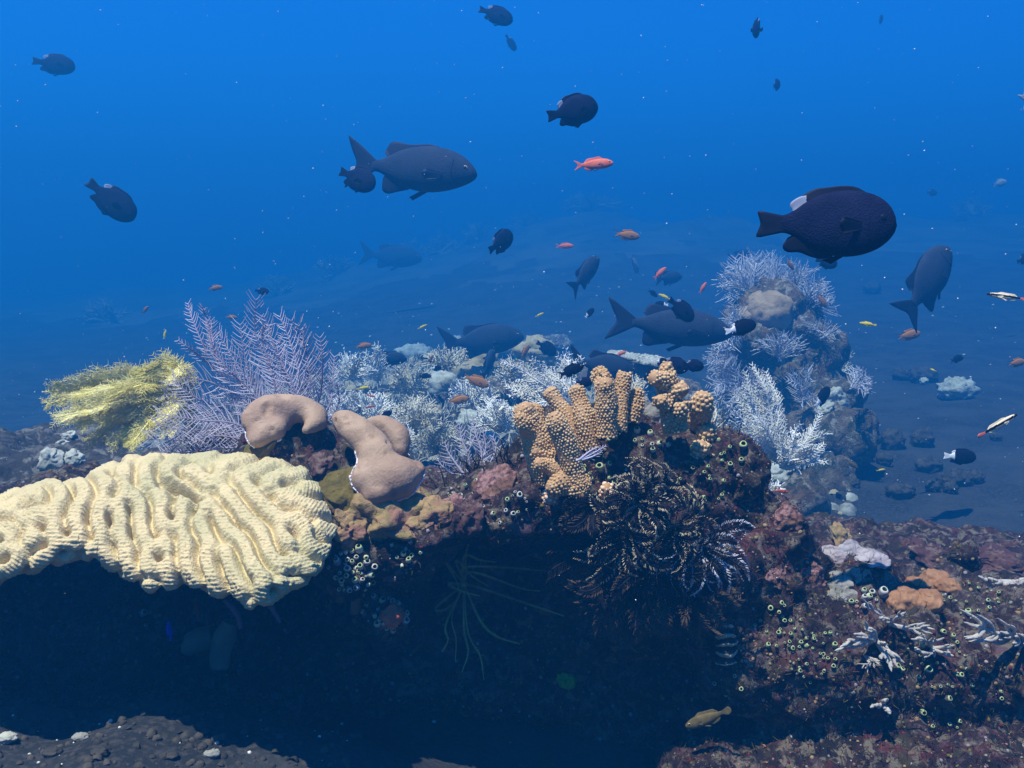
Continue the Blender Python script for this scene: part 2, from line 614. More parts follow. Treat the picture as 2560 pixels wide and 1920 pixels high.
REEF = []
for px, py, d, rx, ry, rz in [
    (560, 1200, 1.54, .15, .11, .080), (720, 1190, 1.45, .14, .13, .085), (860, 1210, 1.42, .11, .12, .075),
    (690, 1275, 1.46, .11, .10, .06), (860, 1310, 1.35, .10, .09, .06),
    (1000, 1360, 1.34, .10, .10, .055), (1110, 1310, 1.38, .08, .10, .045),
    (1200, 1275, 1.36, .09, .10, .050), (1310, 1230, 1.36, .08, .10, .055),
    (1420, 1190, 1.40, .11, .12, .095), (1570, 1145, 1.42, .13, .13, .085), (1680, 1135, 1.43, .10, .12, .075),
    (1770, 1190, 1.42, .10, .12, .085), (1880, 1300, 1.40, .08, .11, .06), (1960, 1340, 1.36, .045, .08, .05),
    (1500, 1290, 1.42, .12, .11, .10), (1680, 1300, 1.40, .14, .11, .12), (1660, 1460, 1.45, .13, .11, .12),
    (1850, 1450, 1.38, .13, .12, .11), (2040, 1525, 1.38, .13, .10, .062), (2200, 1555, 1.37, .15, .11, .060),
    (2380, 1585, 1.36, .15, .11, .060), (2580, 1610, 1.34, .14, .12, .060),
    (2400, 1392, 1.50, .030, .035, .024), (2600, 1530, 1.45, .12, .08, .03),
    (885, 1425, 1.28, .040, .05, .042), (965, 1535, 1.32, .032, .05, .035), (1080, 1330, 1.28, .05, .05, .035), (1200, 1300, 1.28, .055, .05, .032), (1310, 1265, 1.28, .05, .05, .035),
    (1950, 1620, 1.37, .13, .12, .11), (2150, 1640, 1.38, .15, .12, .09), (2380, 1660, 1.37, .16, .12, .09), (2620, 1680, 1.35, .16, .12, .09),
    (2050, 1780, 1.39, .14, .12, .10), (2280, 1800, 1.37, .18, .12, .10), (2560, 1820, 1.34, .17, .12, .10),
    (1830, 1740, 1.48, .13, .12, .10), (1830, 1930, 1.28, .11, .09, .045), (2050, 1950, 1.28, .16, .10, .06), (2350, 1970, 1.26, .2, .1, .07), (2600, 1990, 1.22, .2, .1, .07),
    # shaded wall under the lip
    (930, 1500, 1.56, .13, .12, .10), (1120, 1470, 1.58, .14, .12, .12), (1330, 1460, 1.56, .14, .12, .12), (1500, 1500, 1.54, .12, .11, .12),
    (980, 1650, 1.60, .15, .12, .10), (1220, 1640, 1.60, .15, .12, .10), (1450, 1660, 1.58, .15, .12, .11), (1650, 1650, 1.54, .12, .11, .10),
    (1050, 1800, 1.66, .18, .12, .09), (1350, 1820, 1.64, .18, .12, .09), (1620, 1820, 1.56, .14, .12, .09),
    (120, 1550, 1.68, .20, .12, .10), (420, 1560, 1.68, .20, .12, .10), (700, 1580, 1.64, .16, .12, .10), (-150, 1550, 1.68, .20, .12, .10),
    (180, 1720, 1.72, .22, .12, .09), (520, 1730, 1.70, .22, .12, .09), (800, 1720, 1.66, .16, .12, .09),
    # slab and cave behind, plus hidden blobs added to keep sun off the floor
    (100, 1345, 2.00, .40, .34, .050), (-150, 1280, 1.57, .16, .19, .045), (80, 1280, 1.57, .16, .19, .045), (320, 1280, 1.57, .17, .19, .045), (560, 1285, 1.58, .17, .19, .045), (800, 1280, 1.6, .16, .17, .045), (1020, 1275, 1.56, .16, .19, .045), (1220, 1265, 1.56, .15, .19, .045), (-350, 1400, 1.85, .35, .30, .06), (-520, 1390, 1.42, .22, .22, .05), (450, 1345, 2.0, .38, .34, .050), (900, 1350, 2.0, .38, .36, .06), (1250, 1350, 2.0, .34, .36, .08), (1500, 1400, 1.95, .3, .4, .1),
    (100, 1640, 2.10, .50, .16, .28), (-400, 1640, 2.05, .45, .16, .28), (700, 1650, 2.05, .45, .16, .26), (1250, 1680, 1.95, .42, .16, .26),
    (1600, 1750, 1.85, .30, .18, .20), (1000, 1850, 2.05, .35, .14, .09), (1450, 1900, 2.0, .3, .14, .10),
    (2000, 1600, 1.85, .40, .38, .22), (2500, 1650, 1.75, .45, .45, .22),
]:
    REEF.append((P(px, py, d), (rx, ry, rz)))
reef, RV, RF = blob_rock('reef_ledge', REEF, 0.0065, M['reef'], 'long dark undercut ledge crusted in maroon and olive growth, carrying the big corals', 'rock',
                         disp=((7, 0.022), (22, 0.011), (60, 0.0055), (140, 0.0025)), seed=3)
BV_R = BVHTree.FromPolygons([Vector(v) for v in RV], RF.tolist())
RN = vnormals(RV, RF)

# small dim reef at far left, behind the brain coral
LR = []
for px, py, d, rx, ry, rz in [(-60, 1190, 2.3, .16, .2, .13), (60, 1160, 2.4, .12, .2, .09), (170, 1190, 2.2, .13, .2, .085), (270, 1230, 2.1, .13, .2, .075), (-100, 1290, 2.1, .25, .3, .14),
                              (400, 1230, 2.1, .14, .2, .09), (480, 1180, 2.1, .10, .14, .085), (200, 1330, 2.0, .3, .3, .12)]:
    LR.append((P(px, py, d), (rx, ry, rz)))
_, LV, LF = blob_rock('reef_rock', LR, 0.014, M['reef_dim'], 'dim low rock behind the cream ridged coral, under the yellow plumes', 'rock', disp=((5, .03), (16, .018), (45, .008)), seed=9)
BV_L = BVHTree.FromPolygons([Vector(v) for v in LV], LF.tolist())

# tower
TW = []
for px, py, d, rx, ry, rz in [(1960, 760, 4.87, 0.183, 0.195, 0.158), (1930, 850, 4.87, 0.244, 0.244, 0.195), (2000, 880, 4.87, 0.231, 0.244, 0.183), (1960, 950, 4.87, 0.293, 0.267, 0.171), (1990, 1040, 4.87, 0.316, 0.293, 0.171), (2060, 1000, 4.75, 0.220, 0.244, 0.171),
                              (1950, 1130, 4.75, 0.365, 0.342, 0.171), (2080, 1090, 4.38, 0.183, 0.195, 0.098), (1960, 1200, 4.38, 0.316, 0.365, 0.171), (1900, 1170, 3.91, 0.209, 0.260, 0.169), (1930, 1240, 3.51, 0.182, 0.209, 0.157), (1890, 1330, 3.26, 0.209, 0.234, 0.157)]:
    TW.append((P(px, py, d), (rx, ry, rz)))
tower, TV, TF = blob_rock('rock_tower', TW, 0.026, M['tower'], 'brownish pink coral-covered pinnacle wrapped in white plumes beside open sand', 'rock', disp=((3, .07), (9, .035), (27, .017)), seed=14)
BV_T = BVHTree.FromPolygons([Vector(v) for v in TV], TF.tolist())


# ------------------------------------------------------------------ brain coral
def brain_coral():
    top = np.array([(-330, 1330), (-300, 1295), (-200, 1262), (-80, 1240), (0, 1230), (60, 1205), (120, 1190), (190, 1190), (250, 1160), (320, 1131), (400, 1123), (480, 1131), (540, 1121), (620, 1127), (700, 1142), (765, 1165), (800, 1203), (820, 1252), (838, 1290), (844, 1318)], float)
    bot = np.array([(-330, 1350), (-290, 1420), (-200, 1465), (-80, 1480), (0, 1463), (60, 1440), (110, 1428), (150, 1414), (200, 1398), (255, 1410), (300, 1445), (345, 1462), (372, 1483), (420, 1476), (470, 1466), (500, 1482), (545, 1494), (590, 1502), (628, 1522), (672, 1511), (715, 1485), (770, 1462), (812, 1415), (832, 1370), (844, 1322)], float)
    # labyrinth of ridges grown on a grid by Swift-Hohenberg dynamics, seeded with lines fanning out of a spine
    g = 4.0
    x0, x1, y0, y1 = -420, 920, 1050, 1600
    gx = np.arange(x0, x1, g)
    gy = np.arange(y0, y1, g)
    X, Y = np.meshgrid(gx, gy)
    cx, cy, c = 400.0, 1225.0, 150.0
    z = ((X - cx) * 0.50 + 1j * (Y - cy) * 1.0) / c
    w = np.arccosh(z + 1e-9j)
    nu = np.where(Y >= cy, np.abs(w.imag), -np.abs(w.imag))
    mu = np.abs(w.real)
    pts = np.stack([X.ravel() / 400, Y.ravel() / 400, np.zeros(X.size)], 1)
    wob = fbm(pts, 2.6, 3, 5).reshape(X.shape)
    u = np.cos(18 * nu * 1.0 + 2.6 * wob) * 0.8 + 0.20 * rng.normal(size=X.shape)
    wl = 51.0
    k0 = 2 * math.pi / (wl / g)
    ky = 2 * math.pi * np.fft.fftfreq(X.shape[0])
    kx = 2 * math.pi * np.fft.fftfreq(X.shape[1])
    K2 = (kx[None] ** 2 + ky[:, None] ** 2) / k0 ** 2
    L = 0.45 - (1 - K2) ** 2
    dt = 0.25
    for _ in range(70):
        u = np.real(np.fft.ifft2((np.fft.fft2(u + dt * (-u ** 3 + 0.10 * u * u))) / (1 - dt * L)))
    u = u / np.percentile(np.abs(u), 95)

    def samp(A, px, py):
        fx = np.clip((px - x0) / g, 0, A.shape[1] - 1.001)
        fy = np.clip((py - y0) / g, 0, A.shape[0] - 1.001)
        ix, iy = fx.astype(int), fy.astype(int)
        a, b = fx - ix, fy - iy
        a = a * a * (3 - 2 * a)
        b = b * b * (3 - 2 * b)
        return (A[iy, ix] * (1 - a) + A[iy, ix + 1] * a) * (1 - b) + (A[iy + 1, ix] * (1 - a) + A[iy + 1, ix + 1] * a) * b

    nu_, nv_, rim = 600, 250, 34
    t = np.linspace(0, 1, nu_)
    s = 0.5 - 0.5 * np.cos(math.pi * t)
    s = 0.6 * t + 0.4 * s
    xs = -330 + (844 + 330) * s
    tp = np.interp(xs, top[:, 0], top[:, 1])
    bt = np.interp(xs, bot[:, 0], bot[:, 1])
    v = np.linspace(0, 1, nv_)
    # v<0 and v>1 roll under: extra rows
    e = np.linspace(0, 1, rim + 1)[1:]
    V3 = []
    rows = [('u', q) for q in e[::-1]] + [('m', q) for q in v] + [('d', q) for q in e]
    PX = np.zeros((len(rows), nu_))
    PY = np.zeros_like(PX)
    D = np.zeros_like(PX)
    edge = np.zeros_like(PX)
    span = (bt - tp)
    for k, (kd, q) in enumerate(rows):
        vv = q if kd == 'm' else (0.0 if kd == 'u' else 1.0)
        py = tp + span * vv
        xn = (xs - 257) / 587.0
        yn = (vv - 0.5) * 2
        r2 = np.clip(xn ** 2 * 0.9 + yn ** 2, 0, 2)
        base = 1.30 - 0.00055 * (py - 1125) * 1.0
        bulge = 0.055 * np.sqrt(np.clip(1 - np.minimum(np.maximum(np.abs(yn) ** 2.6, np.abs(xn) ** 4), 1), 0, 1)) + 0.010 * np.sin(xs / 95.0) * (1 - yn * yn)
        d = base - bulge
        if kd == 'u':
            py = py + span * 0.16 * q * q
            d = d + 0.14 * q
        if kd == 'd':
            py = py - np.minimum(span, 160) * 0.34 * q * q - 12 * q * (1 - q)
            d = d + 0.09 * q
        PX[k], PY[k], D[k] = xs, py, d
        edge[k] = q if kd != 'm' else 0
    Q = (D[..., None] * (CF[None, None] + CR * ((PX - 1280) / FPX)[..., None] + CU * ((960 - PY) / FPX)[..., None]))
    du = np.gradient(Q, axis=1)
    dv = np.gradient(Q, axis=0)
    N = nrm(np.cross(dv, du))
    flip = np.sum(N * (-nrm(Q)), -1)[rim + nv_ // 2, nu_ // 2] < 0
    if flip:
        N = -N
    PYs = PY.copy()
    for k, (kd, q) in enumerate(rows):
        if kd == 'u':
            PYs[k] = tp - 60 * q
        if kd == 'd':
            PYs[k] = bt + 60 * q
    U = samp(u, PX, PYs)
    mid = samp(mu * 1.0, PX, PYs)
    # distance from the spine gives the little septa running across each ridge
    dxs = np.maximum(np.abs(PX - cx) - 300, 0)
    dist = np.hypot(dxs, PYs - cy)
    q3 = Q.reshape(-1, 3)
    wn = vnoise(q3, 28, 4).reshape(PX.shape)
    wn2 = vnoise(q3, 190, 6).reshape(PX.shape)
    ridge = np.clip(0.66 + 0.66 * U, 0, 1)
    ridge = np.sqrt(np.clip(1 - (1 - ridge) ** 2, 0, 1)) ** 1.15
    rib = np.sin(2 * math.pi * dist / 8.0 + 1.6 * wn)
    gran = vnoise(q3, 330, 9).reshape(PX.shape)
    tpr = np.ones(len(rows))
    for k, (kd, q) in enumerate(rows):
        tpr[k] = 0.45 if kd == 'u' else (0.45 + 0.55 * min(1, q / 0.16) - 0.35 * max(0, (q - 0.88) / 0.12) if kd == 'm' else 0.65)
    h = 0.0205 * ridge * tpr[:, None] + (0.00052 * rib) * (0.25 + 0.75 * ridge) + 0.0011 * gran + 0.0022 * wn + 0.0008 * wn2
    h = 0.008 + (h - 0.008) * (1 - 0.65 * sstep(770, 842, PX))
    h = h * (1 - 0.75 * edge) - 0.012
    # one dark gap between two lobes
    gx_, gy_ = PX - 455, PYs - 1228
    ca, sa = math.cos(R_(24)), math.sin(R_(24))
    a_, b_ = gx_ * ca + gy_ * sa, -gx_ * sa + gy_ * ca
    h = h - 0.035 * np.exp(-(a_ / 52.0) ** 4 - (b_ / 9.5) ** 2)
    V = Q + N * h[..., None]
    nr, nc = PX.shape
    i = (np.arange(nr - 1)[:, None] * nc + np.arange(nc - 1)[None]).ravel()
    F = np.stack([i, i + nc, i + nc + 1, i + 1], 1)
    mb = MB()
    mb.add(V.reshape(-1, 3), F)
    o = mb.build('ridged_coral', M['brain'])
    tag(o, 'large cream brain coral of winding ribbed folds, overhanging a dark hollow', 'coral')
    return V.reshape(-1, 3), F


BC_V, BC_F = brain_coral()


# ------------------------------------------------------------------ smooth tan lobe corals
def chain(mb, pts, radii, n=14, squash=(1, 1, 1)):
    p = spline(pts, n)
    r = np.interp(np.linspace(0, 1, n), np.linspace(0, 1, len(radii)), radii)
    for c, q in zip(p, r):
        add_sphere(mb, c, (q * squash[0], q * squash[1], q * squash[2]))


def lobe_coral(name, chains, label, voxel=0.004, material=None, edge=True, seed=2, sm=8, amp=0.0045):
    mb = MB()
    for pts, radii in chains:
        chain(mb, [P(*q) for q in pts], [r for r in radii])
    V, F = remesh(mb, voxel, sm)
    N = vnormals(V, F)
    pit = np.clip(vnoise(V, 95, seed + 7) - 0.55, 0, 1)
    V = V + N * (amp * fbm(V, 18, 2, seed) + 0.0006 * vnoise(V, 120, seed) - 0.014 * pit)[:, None]
    # little worm pits: a few small bumps
    mb = MB()
    mb.add(V, F)
    o = mb.build(name, material or M['lobe'])
    tag(o, label, 'coral')
    return o, V, F


px_m = 1.33 / FPX
lob1, L1V, L1F = lobe_coral('lobe_coral', [
    ([(650, 1085, 1.33), (650, 1050, 1.34), (685, 1026, 1.35), (730, 1020, 1.36), (775, 1030, 1.36), (792, 1056, 1.345), (765, 1078, 1.32)], [.022, .027, .025, .021, .021, .018, .010]),
    ([(655, 1080, 1.335), (690, 1055, 1.345), (705, 1045, 1.35)], [.024, .024, .018]),
    ([(640, 1100, 1.31), (690, 1075, 1.32)], [.012, .017]),
], 'smooth tan lobed coral curled round a dark hole, behind the big cream coral', seed=2)
lob2, L2V, L2F = lobe_coral('lobe_coral', [
    ([(848, 1046, 1.33), (872, 1060, 1.32), (905, 1085, 1.31), (930, 1110, 1.31)], [.014, .021, .021, .018]),
    ([(930, 1110, 1.31), (945, 1150, 1.29), (955, 1195, 1.28)], [.024, .027, .031]),
    ([(918, 1195, 1.275), (985, 1190, 1.275), (1036, 1180, 1.29)], [.022, .029, .015]),
    ([(1000, 1215, 1.275), (1030, 1190, 1.285), (1045, 1165, 1.30)], [.018, .016, .008]),
    ([(925, 1240, 1.26), (950, 1228, 1.262), (985, 1220, 1.27)], [.010, .018, .016]),
], 'large smooth tan coral draping down the rock in one tongue, with white lower edge', seed=5)
lob3, L3V, L3F = lobe_coral('lobe_coral', [
    ([(930, 1060, 1.40), (965, 1065, 1.39), (995, 1090, 1.38), (1003, 1130, 1.37)], [.012, .019, .019, .014]),
], 'small brown lobe coral peeping over the draped tan coral', seed=8)
# growing white edge under the draped coral
def edge_fringe(parent, pts, d, name='growing_edge', w=3.2):
    p = spline([P(x, y, d) for x, y in pts], 160)
    p = p + 0.0022 * np.stack([vnoise(p, 130, 1), vnoise(p, 130, 2), vnoise(p, 130, 3)], 1)
    V, F = tubes(p[None], [0.5 * w * d / FPX] * 160, 6)
    mb = MB()
    mb.add(V, F)
    return mb.build(name, M['lobe_edge'], parent)


BV_2 = BVHTree.FromPolygons([Vector(v) for v in L2V], L2F.tolist())


def fringe_on(parent, V, F, frm, to, name='growing_edge', w=4.0):
    """Pale rim: follow the silhouette of a coral by casting from outside inwards."""
    bv = BVHTree.FromPolygons([Vector(v) for v in V], F.tolist())
    out = []
    for (x, y) in spline([(a, b, 0) for a, b in frm], 150)[:, :2]:
        cx, cy = to
        for t in np.linspace(0, 0.9, 60):
            h = cast(bv, x + (cx - x) * t, y + (cy - y) * t)
            if h:
                out.append(h[0] * 1.0)
                break
    if len(out) < 8:
        return
    p = np.array(out)
    p = p + 0.0012 * np.stack([vnoise(p, 130, 1), vnoise(p, 130, 2), vnoise(p, 130, 3)], 1)
    Vt, Ft = tubes(p[None], [0.5 * w * 1.3 / FPX] * len(p), 6)
    mb = MB()
    mb.add(Vt, Ft)
    return mb.build(name, M['lobe_edge'], parent)


fringe_on(lob2, L2V, L2F, [(850, 1100), (885, 1140), (870, 1200), (880, 1260), (930, 1300), (1000, 1285), (1080, 1240), (1080, 1180)], (955, 1180), w=6)
fringe_on(lob1, L1V, L1F, [(600, 1070), (610, 1130), (660, 1140), (720, 1120)], (680, 1060), w=5)

# ------------------------------------------------------------------ finger coral
def polyps(path, rad, spacing, pr):
    """Spiral of little domes over a tapered finger."""
    seg = np.linalg.norm(np.diff(path, axis=0), axis=1)
    s = np.concatenate([[0], np.cumsum(seg)])
    Ltot = s[-1]
    out = []
    pos = 0.0
    k = 0
    t = nrm(np.gradient(path, axis=0))
    ref = np.array([0.3, 1, 0.2])
    while pos < Ltot:
        r = np.interp(pos, s, rad)
        c = np.array([np.interp(pos, s, path[:, j]) for j in range(3)])
        tt = nrm(np.array([np.interp(pos, s, t[:, j]) for j in range(3)]))
        a = nrm(np.cross(tt, ref))
        b = np.cross(tt, a)
        drdx = (np.interp(min(pos + .004, Ltot), s, rad) - r) / 0.004
        n = max(1, int(2 * math.pi * r / spacing))
        for j in range(n):
            an = 2 * math.pi * (j + 0.5 * (k % 2) + random.uniform(-.16, .16)) / n
            nv = a * math.cos(an) + b * math.sin(an)
            out.append((c + nv * r + tt * random.uniform(-.2, .2) * spacing, nrm(nv - tt * drdx * 0.9), pr * random.uniform(0.75, 1.2)))
        pos += spacing * 0.87
        k += 1
    return out


def dome_batch(mb, items, mat_, sides=6):
    C = np.array([i[0] for i in items])
    Nn = np.array([i[1] for i in items])
    r = np.array([i[2] for i in items])
    ref = np.where(np.abs(Nn[:, 2:3]) > 0.9, np.array([[1.0, 0, 0]]), np.array([[0, 0, 1.0]]))
    A = nrm(np.cross(Nn, ref))
    B = np.cross(Nn, A)
    ang = np.arange(sides) * 2 * math.pi / sides
    rings = []
    for rr, hh in ((1.0, -0.25), (0.82, 0.40), (0.42, 0.66)):
        rings.append(C[:, None] + r[:, None, None] * (rr * (A[:, None] * np.cos(ang)[None, :, None] + B[:, None] * np.sin(ang)[None, :, None]) + hh * Nn[:, None]))
    top = (C + Nn * (r * 0.74)[:, None])[:, None]
    V = np.concatenate(rings + [top], 1)
    n = len(items)
    per = 3 * sides + 1
    i = np.arange(n)[:, None] * per
    s = np.arange(sides)[None]
    s2 = (s + 1) % sides
    F4 = np.concatenate([np.stack([i + s, i + s2, i + sides + s2, i + sides + s], -1).reshape(-1, 4),
                         np.stack([i + sides + s, i + sides + s2, i + 2 * sides + s2, i + 2 * sides + s], -1).reshape(-1, 4)])
    F3 = np.stack([i + 2 * sides + s, i + 2 * sides + s2, np.broadcast_to(i + 3 * sides, (n, sides))], -1).reshape(-1, 3)
    base = mb.n
    mb.add(V.reshape(-1, 3), F4, mat_)
    mb.F.append(F3 + base)
    mb.M.append(np.full(len(F3), mat_, int))




def finger(parent, pts, radpx, d0=None, name='branch', tip=2, mats=None, spacing=8.4, pr=3.5, knob=0.0):
    p3 = [P(*q) for q in pts]
    d = pts[0][2]
    k = d / FPX
    n = 26
    path = spline(p3, n)
    r = np.interp(np.linspace(0, 1, n), np.linspace(0, 1, len(radpx)), radpx) * k
    # rounded tip
    L = np.linalg.norm(np.diff(path, axis=0), axis=1).sum()
    s = np.linspace(0, L, n)
    re = r[-1]
    tt = np.clip((s - (L - re)) / re, 0, 1)
    # refine the tip
    extra = path[-1] - path[-2]
    r = r * np.sqrt(np.clip(1 - tt ** 2, 0.0, 1)) + 1e-5
    path2 = spline(path, 70)
    r2 = np.interp(np.linspace(0, 1, 70), np.linspace(0, 1, n), r)
    s2 = np.linspace(0, L, 70)
    t2 = np.clip((s2 - (L - re)) / re, 0, 1)
    r2 = np.interp(np.linspace(0, 1, 70), np.linspace(0, 1, len(radpx)), radpx) * k * np.sqrt(np.clip(1 - t2 ** 2, 0.0, 1)) + 1e-5
    r2 = r2 * (1 + 0.07 * np.sin(np.linspace(0, 9, 70) + pts[0][0]) + knob * np.sin(np.linspace(0, 16, 70)))
    V, F = tubes(path2[None], r2[None], 18, ref=np.array([0.3, 1, 0.2]))
    V = V + 0.0014 * np.stack([vnoise(V, 60, 1), vnoise(V, 60, 2), vnoise(V, 60, 3)], 1)
    mb = MB()
    mb.add(V, F, 0)
    it = [(a_, b_, c_ * random.choice([.8, .9, 1, 1, 1.1, 1.2])) for a_, b_, c_ in polyps(path2, r2, spacing * k, pr * k)]
    dome_batch(mb, it, 1)
    return mb.build(name, mats or [M['finger'], M['polyp']], parent)


fc = empty('finger_coral', P(1420, 1190, 1.27))
tag(fc, 'tall clump of orange knobbed coral fingers on the highest point of the ledge', 'coral')


def fin_w(*a, **k):
    o = finger(*a, **k)
    o.parent = fc
    o.matrix_parent_inverse = Matrix.Translation(-fc.location)
    return o


fin_w(None, [(1375, 1215, 1.27), (1345, 1110, 1.26), (1325, 1062, 1.255), (1301, 1008, 1.25)], [35, 37, 31, 21])
fin_w(None, [(1345, 1090, 1.27), (1338, 1050, 1.275), (1331, 1007, 1.28)], [27, 26, 19])
fin_w(None, [(1335, 1090, 1.25), (1312, 1060, 1.24), (1290, 1036, 1.235)], [21, 19, 15])
fin_w(None, [(1440, 1225, 1.235), (1432, 1180, 1.232), (1415, 1110, 1.225), (1378, 1030, 1.215)], [33, 29, 26, 25])
fin_w(None, [(1400, 1210, 1.27), (1395, 1150, 1.27), (1385, 1110, 1.265)], [37, 34, 27])
fin_w(None, [(1450, 1130, 1.30), (1420, 1050, 1.305), (1395, 1010, 1.31), (1368, 972, 1.315)], [27, 22, 19, 18])
fin_w(None, [(1475, 1120, 1.28), (1462, 1050, 1.28), (1450, 1005, 1.285), (1437, 963, 1.29)], [27, 25, 22, 18])
fin_w(None, [(1490, 1100, 1.32), (1480, 1060, 1.325), (1472, 1022, 1.33)], [25, 23, 18])
fin_w(None, [(1518, 1090, 1.26), (1517, 1030, 1.258), (1515, 985, 1.255), (1507, 945, 1.25)], [26, 26, 26, 24])
fin_w(None, [(1510, 960, 1.30), (1500, 940, 1.31), (1482, 926, 1.315)], [23, 23, 18])
fin_w(None, [(1510, 945, 1.30), (1520, 938, 1.30), (1526, 934, 1.30)], [21, 19, 16])
fin_w(None, [(1540, 1075, 1.30), (1548, 1010, 1.305), (1558, 955, 1.31), (1563, 928, 1.312)], [25, 22, 18, 15])
fin_w(None, [(1575, 1050, 1.32), (1588, 1010, 1.322), (1594, 970, 1.325)], [25, 21, 17])
fin_w(None, [(1400, 1180, 1.24), (1370, 1165, 1.235), (1335, 1160, 1.225)], [23, 19, 15])
fin_w(None, [(1400, 1150, 1.26), (1360, 1135, 1.25), (1325, 1125, 1.245)], [25, 21, 16])
fin_w(None, [(1430, 1190, 1.25), (1400, 1210, 1.23), (1372, 1232, 1.22)], [33, 29, 18])
fin_w(None, [(1450, 1200, 1.24), (1452, 1225, 1.23), (1440, 1245, 1.22)], [27, 21, 12])
fin_w(None, [(1440, 1150, 1.30), (1425, 1115, 1.30), (1415, 1085, 1.30)], [33, 29, 21])

kp = empty('knobby_coral', P(1685, 1060, 1.29))
tag(kp, 'single crooked orange coral pillar covered in swollen knobs, apart from the finger clump', 'coral')
for pts, rad in [([(1690, 1075, 1.29), (1678, 1020, 1.285), (1668, 965, 1.28), (1656, 925, 1.275)], [30, 27, 29, 22]),
                 ([(1660, 950, 1.27), (1640, 946, 1.265), (1627, 941, 1.26)], [20, 18, 15]),
                 ([(1668, 935, 1.28), (1662, 920, 1.28), (1650, 912, 1.28)], [20, 18, 14]),
                 ([(1680, 985, 1.275), (1700, 975, 1.27), (1690, 960, 1.27)], [22, 20, 15]),
                 ([(1668, 1010, 1.27), (1650, 1000, 1.265), (1645, 985, 1.262)], [20, 18, 14]),
                 ([(1690, 1030, 1.275), (1710, 1015, 1.27), (1712, 1000, 1.27)], [22, 20, 14])]:
    o = finger(None, pts, rad, spacing=9.6, pr=4.6)
    o.parent = kp
    o.matrix_parent_inverse = Matrix.Translation(-kp.location)


def nub(px, py, d, h, r, label, mats=None, tiltx=0):
    hit = cast(BV_R, px, py)
    dd = (hit[0] @ CF) if hit else d
    o = finger(None, [(px - tiltx, py + h * 0.5, dd + .01), (px, py, dd - .005), (px + tiltx, py - h * 0.5, dd - .012)], [r, r, r * 0.85], spacing=11, pr=5.4, mats=mats)
    o.name = 'coral_nub'
    tag(o, label, 'coral', 'orange coral stubs on the ledge')


nub(1755, 1010, 1.33, 60, 26, 'dull orange coral stub, topmost of those above the black feather stars', tiltx=4)
nub(1748, 1055, 1.31, 70, 26, 'bright orange lumpy coral stub under the dull topmost stub', tiltx=-6)
nub(1766, 1085, 1.31, 50, 22, 'short orange coral stub leaning out at the ledge corner', tiltx=10)
nub(1748, 1132, 1.31, 60, 22, 'lowest orange coral stub hanging from the right shoulder of the ledge', tiltx=8)
nub(1517, 1232, 1.26, 46, 16, 'tiny pinkish coral stub among the feather star arms', [M['finger'], M['polyp_p']])
nub(1380, 1238, 1.26, 40, 20, 'pink patch of coral at the foot of the orange finger clump', [M['finger'], M['polyp_p']], 12)


# ------------------------------------------------------------------ lumps of crust on the ledge
def crust(px, py, rpx, label, material, flat=0.5, name='coral_crust', cat='coral', bv=None, ragged=0.25, seed=0, aspect=1.0, group=None, out=0.15):
    hit = cast(bv or BV_R, px, py)
    if not hit:
        return None
    c, n = hit
    k = (c @ CF) / FPX
    r = rpx * k
    a = nrm(np.cross(n, [0, 0, 1.0]))
    b = np.cross(n, a)
    mb = MB()
    add_sphere(mb, (0, 0, 0), (1, 1, 1))
    V, F3, F4 = uvsphere(56, 34)
    q = V.copy()
    rr = 1 + ragged * fbm(q + seed * 3.1, 1.9, 3, seed, 0.42)
    V = V * rr[:, None]
    W_ = V[:, 0:1] * a * r * aspect + V[:, 1:2] * b * r + V[:, 2:3] * n * r * flat
    W_ = W_ + c + n * r * flat * out
    W_ = W_ + 0.0022 * np.stack([fbm(W_, 70, 3, q_, 0.7) for q_ in (1, 2, 3)], 1)
    mb = MB()
    mb.add(W_, F4)
    mb.F.append(np.array(F3, int))
    mb.M.append(np.zeros(len(F3), int))
    o = mb.build(name, material, origin=c)
    tag(o, label, cat, group)
    return o


crust(975, 1325, 105, 'knobbly tan and olive lump between the cream coral and the squirt-dotted pink crest', M['tancr'], 0.55, seed=1, aspect=1.2, ragged=.4, out=0.75)
crust(1235, 1218, 58, 'pink honeycombed crust on the crest left of the orange fingers', M['pinkcr'], 0.35, seed=2, aspect=1.3)
crust(1130, 1275, 38, 'mauve pink crust at the low saddle of the ledge', M['pinkcr'], 0.4, seed=3)
crust(1075, 1300, 50, 'small reddish brown lump between the tan lump and the pink crest', M['tancr'], 0.6, seed=61, ragged=.4, out=.5)
crust(1180, 1290, 44, 'maroon lump dotted with white squirts under the pink crest', M['maroon'], 0.6, seed=62, ragged=.4, out=.5)
crust(870, 1330, 50, 'olive brown lump tucked against the right tip of the cream coral', M['tancr'], 0.6, seed=63, ragged=.4, out=.5)
crust(1000, 1290, 26, 'small yellow rimmed crust beside the saddle of the ledge', M['olive'], 0.4, seed=4)
crust(1600, 1020, 44, 'grey green rounded crust between the finger clump and the knobby pillar', M['greycr'], 0.6, seed=5)
crust(1645, 1048, 40, 'pale grey flat crust below the knobby orange pillar', M['greycr'], 0.4, seed=6)
crust(1715, 1045, 36, 'white and purple mottled crust at the right of the knobby pillar', M['palecr'], 0.5, seed=7, ragged=.4)
crust(660, 1118, 60, 'olive green turf cushion under the curled tan coral', M['olive'], 0.4, name='turf_cushion', cat='algae', seed=8)
crust(860, 1235, 70, 'olive green turf cushion beside the white edge of the draped tan coral', M['olive'], 0.4, name='turf_cushion', cat='algae', seed=9)
crust(800, 1160, 34, 'dark red crust between the two tan lobe corals', M['maroon'], 0.4, seed=10)
crust(980, 1540, 30, 'bright orange sponge with an open mouth on the cave lip', M['orange'], 0.7, name='orange_sponge', cat='sponge', seed=11)
